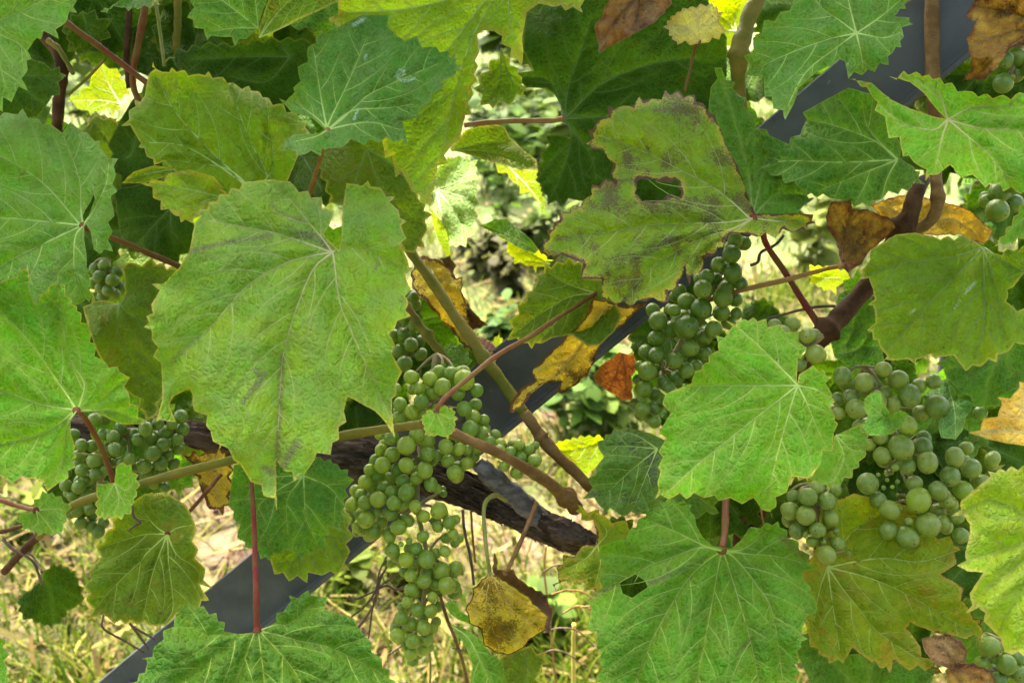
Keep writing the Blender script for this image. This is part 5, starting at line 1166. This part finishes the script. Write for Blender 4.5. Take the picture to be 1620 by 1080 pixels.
# ================================================================== grape clusters
def grape_mat(name, a, b, bloom):
    N = NT(name)
    tc = N.n('ShaderNodeTexCoord').outputs['Object']
    oi = N.n('ShaderNodeObjectInfo').outputs['Random']
    ofs = N.n('ShaderNodeVectorMath', operation='ADD'); N.l(tc, ofs.inputs[0])
    cb = N.n('ShaderNodeCombineXYZ'); N.l(N.math('MULTIPLY', oi, 37.0), cb.inputs[0]); N.l(N.math('MULTIPLY', oi, 91.0), cb.inputs[1]); N.l(cb.outputs[0], ofs.inputs[1])
    v = ofs.outputs[0]
    col = N.mix(oi, c4(a), c4(b))
    n1 = N.noise(v, 1.6, 4, .6); n2 = N.noise(v, 9, 4, .65)
    col = N.mix(N.math('MULTIPLY', N.ramp(n1, .4, .7), .45), col, c4([a[0] * 1.35, a[1] * 1.12, a[2] * .8]))
    col = N.mix(N.math('MULTIPLY', N.ramp(N.math('ADD', n1, N.math('MULTIPLY', n2, .4)), .5, .95), bloom * .8), col, (.30, .37, .13, 1))
    vo = N.voro(v, 5.0, 'F1'); sp = N.n('ShaderNodeSeparateColor'); N.l(vo.outputs['Color'], sp.inputs[0])
    pin = N.math('MULTIPLY', N.math('LESS_THAN', vo.outputs['Distance'], .12), N.math('LESS_THAN', sp.outputs[0], .16))
    col = N.mix(N.math('MULTIPLY', pin, .5), col, (.10, .075, .02, 1))
    # the small brown blossom scar at the free end
    sx = N.n('ShaderNodeSeparateXYZ'); N.l(tc, sx.inputs[0])
    rr = N.math('SQRT', N.math('ADD', N.math('MULTIPLY', sx.outputs[0], sx.outputs[0]), N.math('MULTIPLY', sx.outputs[1], sx.outputs[1])))
    end = N.math('LESS_THAN', sx.outputs[2], 0.0)
    scar = N.math('MULTIPLY', N.math('SUBTRACT', 1.0, N.ramp(rr, .07, .13)), end)
    halo = N.math('MULTIPLY', N.math('SUBTRACT', 1.0, N.ramp(rr, .12, .45)), end)
    col = N.mix(N.math('MULTIPLY', halo, .3), col, (.30, .36, .09, 1))
    col = N.mix(N.math('MULTIPLY', scar, .85), col, (.05, .032, .012, 1))
    pb = N.n('ShaderNodeBsdfPrincipled'); N.l(col, pb.inputs['Base Color'])
    N.l(N.math('MULTIPLY_ADD', n2, .3, .14), pb.inputs['Roughness'])
    pb.inputs['Specular IOR Level'].default_value = .5
    bp = N.n('ShaderNodeBump'); bp.inputs['Strength'].default_value = .12; bp.inputs['Distance'].default_value = .05
    N.l(n2, bp.inputs['Height']); N.l(bp.outputs[0], pb.inputs['Normal'])
    tl = N.n('ShaderNodeBsdfTranslucent'); N.l(N.mix(1.0, col, (1.7, 1.7, .4, 1), 'MULTIPLY'), tl.inputs['Color'])
    ms = N.n('ShaderNodeMixShader'); ms.inputs[0].default_value = .30
    N.l(pb.outputs[0], ms.inputs[1]); N.l(tl.outputs[0], ms.inputs[2]); N.l(ms.outputs[0], N.out.inputs[0])
    return N.m
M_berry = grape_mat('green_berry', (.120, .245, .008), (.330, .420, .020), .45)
M_berry_shaded = grape_mat('shaded_green_berry', (.085, .175, .008), (.175, .270, .013), .3)  # darker copy of the berry colour, with the hidden clusters' shade in it
M_berrydusty = grape_mat('dusty_green_berry', (.120, .215, .014), (.26, .325, .026), .65)
M_rachis = simple_mat('cluster_stem', (.20, .20, .06), (.27, .20, .09), 120, .6, .2)

def berry_mesh(mat, nm):
    bm = bmesh.new()
    bmesh.ops.create_uvsphere(bm, u_segments=20, v_segments=13, radius=1.0)
    for v in bm.verts:
        v.co.z *= 1.05
        r = math.hypot(v.co.x, v.co.y)
        if v.co.z > .9: v.co.z -= .06 * (1 - r / .45) if r < .45 else 0
        if v.co.z < -1.0 and r < .2: v.co.z += .02
    me = bpy.data.meshes.new(nm); bm.to_mesh(me); bm.free()
    me.polygons.foreach_set('use_smooth', [True] * len(me.polygons))
    me.materials.append(mat)
    return me
BM = {'g': berry_mesh(M_berry, 'berry'), 'd': berry_mesh(M_berry_shaded, 'berry_shaded'), 'y': berry_mesh(M_berrydusty, 'berry_dusty')}
CAM_ROT = cam.rotation_euler.to_matrix()

def cluster(label, items, d0, kind, spine, seed, back=0.5, thick=.018, hang=None):
    """items: (x, y, r) in photograph pixels; each berry is pushed back until it touches no berry in front of it"""
    rs = np.random.RandomState(seed)
    its = np.array(items, float)
    cx, cy = its[:, 0].mean(), its[:, 1].mean()
    R0 = max(np.ptp(its[:, 0]), 40) / 2
    sp = np.array([(a, b) for a, b in spine], float)
    order = np.argsort(-its[:, 2] + rs.rand(len(its)) * .4)
    placed = []
    extra = []
    for i in range(int(len(its) * back)):
        j = rs.randint(len(its)); extra.append((its[j, 0] + rs.uniform(-13, 13), its[j, 1] + rs.uniform(-13, 13), its[j, 2] * rs.uniform(.75, .95)))
    def put(x, y, r, base):
        k = mpp(d0); rad = r * k; z = base
        for it in range(60):
            hit = False
            for (X, Y, Z, Rr) in placed:
                dd = ((x - X) * k) ** 2 + ((y - Y) * k) ** 2; s = (rad + Rr) * .985
                if dd < s * s:
                    need = math.sqrt(s * s - dd)
                    if abs(z - Z) < need - 1e-7:
                        z = Z + need; hit = True
            if not hit: break
        placed.append((x, y, z, rad))
    for j in order:
        x, y, r = its[j]
        ds = np.sqrt(((sp - np.array([x, y])) ** 2).sum(1)).min() if len(sp) > 2 else abs(x - cx)
        put(x, y, r, d0 + thick * min(1.0, (ds / max(R0, 1)) ** 2) + rs.uniform(0, .003))
    for x, y, r in extra: put(x, y, r, d0 + thick * .8 + rs.uniform(.006, .016))
    sw = P(sp[:, 0], sp[:, 1], np.full(len(sp), d0 + thick * .9 + .008))
    top = sw[0]
    root = empty('grape_cluster', top)
    tag(root, label, 'grape cluster', 'green grape clusters on the vine')
    SV, SF = [], []
    def addt(pts, rad, sides=6):
        v, f = tube_data(pts, rad, sides); o = sum(len(q) for q in SV); SV.append(v); SF.extend([tuple(i + o for i in q) for q in f])
    if len(sw) >= 2: addt(catmull(sw, 6), np.linspace(.0024, .0012, len(catmull(sw, 6))))
    for (x, y, z, rad) in placed:
        c = P(np.array(x), np.array(y), np.array(z))
        b = bpy.data.objects.new('berry', BM[kind if rs.rand() < .9 or kind == 'd' else 'g'])
        COL.objects.link(b)
        b.parent = root
        b.location = Vector(c - top)
        # scar end looks down and toward the viewer, at random
        dirv = Vector(-FWD * rs.uniform(-.1, 1.1) + UPV * rs.uniform(-1.1, .15) + RGT * rs.uniform(-.8, .8)).normalized()
        q = (-dirv).to_track_quat('Z', 'Y')
        b.rotation_mode = 'QUATERNION'; b.rotation_quaternion = q
        f = rs.uniform(.94, 1.08)
        b.scale = (rad * rs.uniform(.95, 1.03), rad * rs.uniform(.95, 1.03), rad * f)
        att = c - np.array(dirv) * rad * .96
        j = np.argmin(((sw - att) ** 2).sum(1)); tgt = sw[j]
        if .004 < np.linalg.norm(tgt - att) < .022:
            mid = (att + tgt) / 2 - np.array(dirv) * rad * .5
            addt(catmull([att, mid, tgt], 4), np.linspace(.0008, .0012, 9), 5)
    mesh_obj('stem', np.vstack(SV), SF, M_rachis, root, top)
    return root

def zz(ox, oy, lst): return [(ox + a / 3.6, oy + b / 3.6, r / 3.6) for a, b, r in lst]
G1 = zz(390, 520, [(935,275,42),(1045,285,42),(1095,245,40),(1165,255,45),(1240,290,60),(980,340,40),(1115,330,48),(1055,365,40),(875,430,42),(995,415,45),(1205,370,44),(1310,350,42),(1240,455,46),(1305,430,38),(940,470,42),(870,505,38),(1000,475,38),(1275,570,48),(1290,500,45),(1350,520,36),(1350,595,42),(1415,605,36),(970,600,46),(825,620,46),(910,665,54),(830,715,46),(775,775,48),(910,775,44),(1030,640,45),(1135,670,42),(1030,715,42),(1085,720,34),(1210,685,38),(1255,690,34),(1145,750,40),(1255,765,38),(1015,805,46),(970,850,37),(1185,820,47),(860,800,42),(735,745,36),(765,690,36),(740,835,42),(810,855,42),(890,865,42),(715,895,42),(780,900,36),(830,930,42),(910,930,48),(1050,885,42),(675,870,42),(620,920,36),(650,945,36),(675,990,44),(750,970,48),(840,990,44),(600,1000,40),(700,800,34),(1085,910,28),(890,1000,36),(960,1010,36),(1095,1035,50),(1300,730,30),(1310,680,32),(760,600,34),(850,340,34),(1100,560,36),(1180,600,34),(1090,460,36)])
G1 += zz(390, 780, [(585,145,36),(680,150,52),(765,165,40),(820,115,42),(745,105,34),(635,190,38),(720,220,46),(660,205,40),(865,195,44),(815,250,38),(920,155,36),(1155,165,40),(1190,150,30),(1090,190,34),(1175,235,34),(1140,255,32),(1010,130,36),(1005,245,34),(830,325,44),(965,315,38),(1130,330,34),(1080,340,30),(850,365,32),(910,380,44),(1025,375,52),(960,390,36),(1030,460,46),(1110,440,50),(1190,430,46),(1010,500,44),(935,470,36),(1140,525,52),(1185,530,36),(1080,520,36),(940,550,44),(915,620,32),(975,665,40),(1050,670,40),(1060,590,32),(880,710,40),(940,745,40),(1010,765,42),(1060,770,34),(860,810,42),(945,840,44),(1025,830,40),(1000,890,40),(935,915,36),(905,860,30),(880,290,16),(925,270,20)])
cluster('largest grape cluster, long and tapering, hanging in the middle behind the huge leaf', G1, .672, 'g', [(690, 560), (680, 640), (665, 730), (660, 800), (675, 880), (668, 960), (655, 1010)], 1, 1.0, .022)
G1b = zz(390, 520, [(1445,655,34),(1385,645,34),(1500,700,30),(1550,660,36),(1605,685,34),(1555,735,38),(1440,690,34),(1470,780,32),(1540,820,36),(1620,790,36)]) + zz(780, 520, [(145,660,35),(195,680,32),(155,735,38),(235,750,38),(65,780,32),(210,790,38),(130,820,35),(100,700,32)])
cluster('small side bunch beside the grey cut spur, right of the middle cluster', G1b, .672, 'g', [(770, 690), (805, 715), (835, 735)], 2, .5, .012)
G2 = zz(0, 520, [(540,520,42),(590,510,42),(685,570,38),(830,570,42),(770,600,36),(645,615,42),(945,590,42),(860,630,38),(785,630,36),(1030,500,42),(1040,570,40),(1010,630,36),(930,660,44),(655,685,42),(525,665,36),(465,660,36),(870,710,46),(955,715,38),(1015,685,36),(540,750,46),(820,780,44),(915,765,42),(990,770,36),(740,740,36),(465,805,38),(545,830,36),(490,860,36),(830,830,42),(920,815,36),(450,900,42),(375,890,36),(415,950,36),(500,935,40),(600,800,34),(700,770,36),(440,1040,36),(510,1030,34),(480,980,32),(590,600,36),(600,700,34),(690,650,34),(720,520,36),(900,540,36),(980,540,34),(420,600,34),(450,720,34),(380,820,30),(600,900,34),(560,960,34),(880,880,34),(940,900,32)]) + zz(0, 780, [(460,170,36),(520,190,36),(560,220,36),(470,110,32),(590,170,32),(530,130,34)])
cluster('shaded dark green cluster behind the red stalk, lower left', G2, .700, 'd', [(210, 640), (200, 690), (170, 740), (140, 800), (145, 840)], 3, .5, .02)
G3 = zz(780, 260, [(1380,430,46),(1430,450,42),(1360,510,54),(1285,570,46),(1365,615,56),(1410,680,42),(1215,640,46),(1270,650,36),(1195,710,56),(1325,705,50),(1100,780,52),(1185,825,64),(1310,760,56),(1380,770,42),(1300,845,50),(1100,925,70),(1255,940,50),(1200,985,50),(940,890,56),(910,830,42),(1010,940,52),(925,990,46),(1060,720,42),(1030,830,38),(1340,900,42),(1385,850,36)]) + zz(780, 520, [(1125,110,50),(1035,180,50),(930,150,50),(1100,235,46),(1210,140,38),(1045,280,40),(880,240,56),(870,130,46),(860,340,52),(920,370,42),(1160,210,36),(830,290,36),(835,210,32),(920,450,46),(850,460,46),(920,530,38),(880,500,36),(990,420,38),(1000,340,40),(970,300,36),(1180,60,44),(1210,20,40)])
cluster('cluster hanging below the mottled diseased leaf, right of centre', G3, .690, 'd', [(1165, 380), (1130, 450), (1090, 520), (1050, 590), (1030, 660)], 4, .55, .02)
G4 = zz(1170, 520, [(585,270,54),(710,305,58),(905,290,56),(1020,325,46),(1105,300,46),(635,390,50),(665,455,60),(560,400,42),(565,480,38),(970,380,62),(1125,445,72),(825,370,42),(780,410,58),(875,430,44),(1030,480,48),(955,550,58),(810,720,48),(920,675,72),(1045,670,54),(1050,620,42),(955,780,48),(1070,760,62),(885,790,22),(1225,730,56),(1320,795,60),(1200,840,60),(730,880,62),(995,880,48),(1130,920,52),(1275,920,56),(1180,980,48),(1370,480,42),(800,610,44),(1290,680,42),(1440,740,46),(1380,870,46),(690,560,44),(730,340,40),(820,230,44),(740,660,36),(840,860,12),(820,905,14),(900,870,14),(870,900,12),(790,830,12),(835,830,10)]) + zz(1170, 780, [(845,210,54),(955,250,67),(1075,180,70),(965,160,24),(855,95,55),(1020,40,72),(790,40,48),(1130,100,46),(1260,240,46),(1200,60,46),(1240,130,44),(920,90,14),(1160,170,44)])
cluster('loose cluster of large dusty grapes among curled leaves, right', G4, .664, 'y', [(1370, 580), (1400, 650), (1430, 720), (1450, 790), (1450, 840)], 5, .4, .02)
G4b = zz(1170, 520, [(435,145,56),(395,40,42),(345,205,38)]) + zz(1170, 260, [(300,910,46),(200,920,42),(385,975,46),(250,960,44),(330,985,40)])
cluster('few grapes peeping over the top of the bright star-veined leaf', G4b, .655, 'y', [(1300, 530), (1280, 545), (1240, 540)], 6, .4, .01)
G6 = zz(1170, 780, [(390,20,52),(290,100,52),(378,125,56),(500,45,52),(518,140,48),(445,210,48),(560,285,44),(495,350,56),(325,215,48),(415,275,34),(550,215,20),(480,280,15),(375,235,15),(280,150,42),(590,300,20),(310,20,44),(440,-30,44),(540,-20,42)])
cluster('small cluster under the bright leaf, tapering to a single dusty grape', G6, .652, 'y', [(1290, 765), (1295, 810), (1300, 850), (1308, 880)], 7, .4, .012)
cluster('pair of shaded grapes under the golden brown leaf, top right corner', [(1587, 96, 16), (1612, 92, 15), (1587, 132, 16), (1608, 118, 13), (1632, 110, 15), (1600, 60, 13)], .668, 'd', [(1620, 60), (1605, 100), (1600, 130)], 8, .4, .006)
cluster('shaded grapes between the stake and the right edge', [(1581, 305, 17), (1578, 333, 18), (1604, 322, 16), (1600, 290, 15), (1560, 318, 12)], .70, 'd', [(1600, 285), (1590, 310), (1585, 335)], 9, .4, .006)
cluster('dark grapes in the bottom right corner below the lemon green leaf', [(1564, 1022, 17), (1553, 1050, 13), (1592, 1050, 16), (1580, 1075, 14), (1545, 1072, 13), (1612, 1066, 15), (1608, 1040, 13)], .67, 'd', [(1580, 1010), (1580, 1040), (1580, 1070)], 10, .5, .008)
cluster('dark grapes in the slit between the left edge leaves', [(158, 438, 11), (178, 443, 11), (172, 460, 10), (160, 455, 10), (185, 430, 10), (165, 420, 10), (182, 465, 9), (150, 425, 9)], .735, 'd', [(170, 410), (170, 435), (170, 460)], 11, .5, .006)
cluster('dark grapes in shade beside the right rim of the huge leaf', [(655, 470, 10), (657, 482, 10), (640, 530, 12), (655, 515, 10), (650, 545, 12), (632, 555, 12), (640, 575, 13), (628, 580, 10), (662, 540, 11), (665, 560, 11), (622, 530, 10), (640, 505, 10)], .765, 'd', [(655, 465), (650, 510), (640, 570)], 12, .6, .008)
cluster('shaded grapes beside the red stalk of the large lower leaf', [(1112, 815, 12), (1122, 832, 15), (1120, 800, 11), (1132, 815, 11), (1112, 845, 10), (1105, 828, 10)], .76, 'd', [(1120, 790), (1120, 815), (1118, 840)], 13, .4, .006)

# ================================================================== unseen foliage added above the frame and behind the camera to shape light
def leaf_screen(n, seed, place):
    rs = np.random.RandomState(seed); V, F, T = [], [], []
    keys = [0, 28, 55, 85, 117, 152, 172]; rv = [1, .74, .93, .68, .78, .56, .2]
    ang = [a for a in keys] + [-a for a in keys[::-1][:-1]]; rad = rv + rv[::-1][:-1]
    for i in range(n):
        x, y, z = place(rs)
        s = rs.uniform(.055, .09)
        nrm = Vector((rs.uniform(-.6, .6), rs.uniform(-1, .6), rs.uniform(.1, 1.1))).normalized()
        q = nrm.to_track_quat('Z', 'Y').to_matrix() @ Matrix.Rotation(rs.uniform(-1, 1) + math.pi, 3, 'Z')
        t = np.array([(.05, .14, .02), (.08, .18, .02), (.12, .2, .02)][rs.randint(3)]) * rs.uniform(.7, 1.2)
        o = len(V); V.append((x, y, z)); T.append((*t, 1))
        for a, r in zip(ang, rad):
            p = q @ Vector((r * s * math.sin(R(a)), r * s * math.cos(R(a)), rs.uniform(-.012, .012)))
            V.append((x + p.x, y + p.y, z + p.z)); T.append((*t, 1))
        m = len(ang)
        for k in range(m): F.append((o, o + 1 + k, o + 1 + (k + 1) % m))
    return V, F, {'tint': ('FLOAT_COLOR', np.array(T))}
def over(rs):
    z = 1.37 + rs.rand() * .6
    return rs.uniform(-1.9, 1.9), .73 + (z - 1.37) * .6 + rs.uniform(-.12, .22), z
def row(rs):  # leaves of the added wall behind the camera
    return rs.uniform(-4.5, 4.5), rs.uniform(-2.0, -1.55), .3 + rs.rand() * 2.0
V_, F_, A_ = leaf_screen(2400, 5, over)
tag(mesh_obj('unseen_shade_foliage', V_, F_, M_weed, vine, VINE_O, True, A_), kind='stuff')  # added out of view to keep the sun off the front leaves
V_, F_, A_ = leaf_screen(5200, 6, row)
tag(mesh_obj('unseen_leaf_wall', V_, F_, M_weed, None, (0, -1.8, 0), True, A_), 'unseen leafy wall added behind the camera to shape the light', kind='stuff')  # invented to cut the low sky light and deepen the relief

for o in bpy.data.objects:
    if '_o' in o: del o['_o']
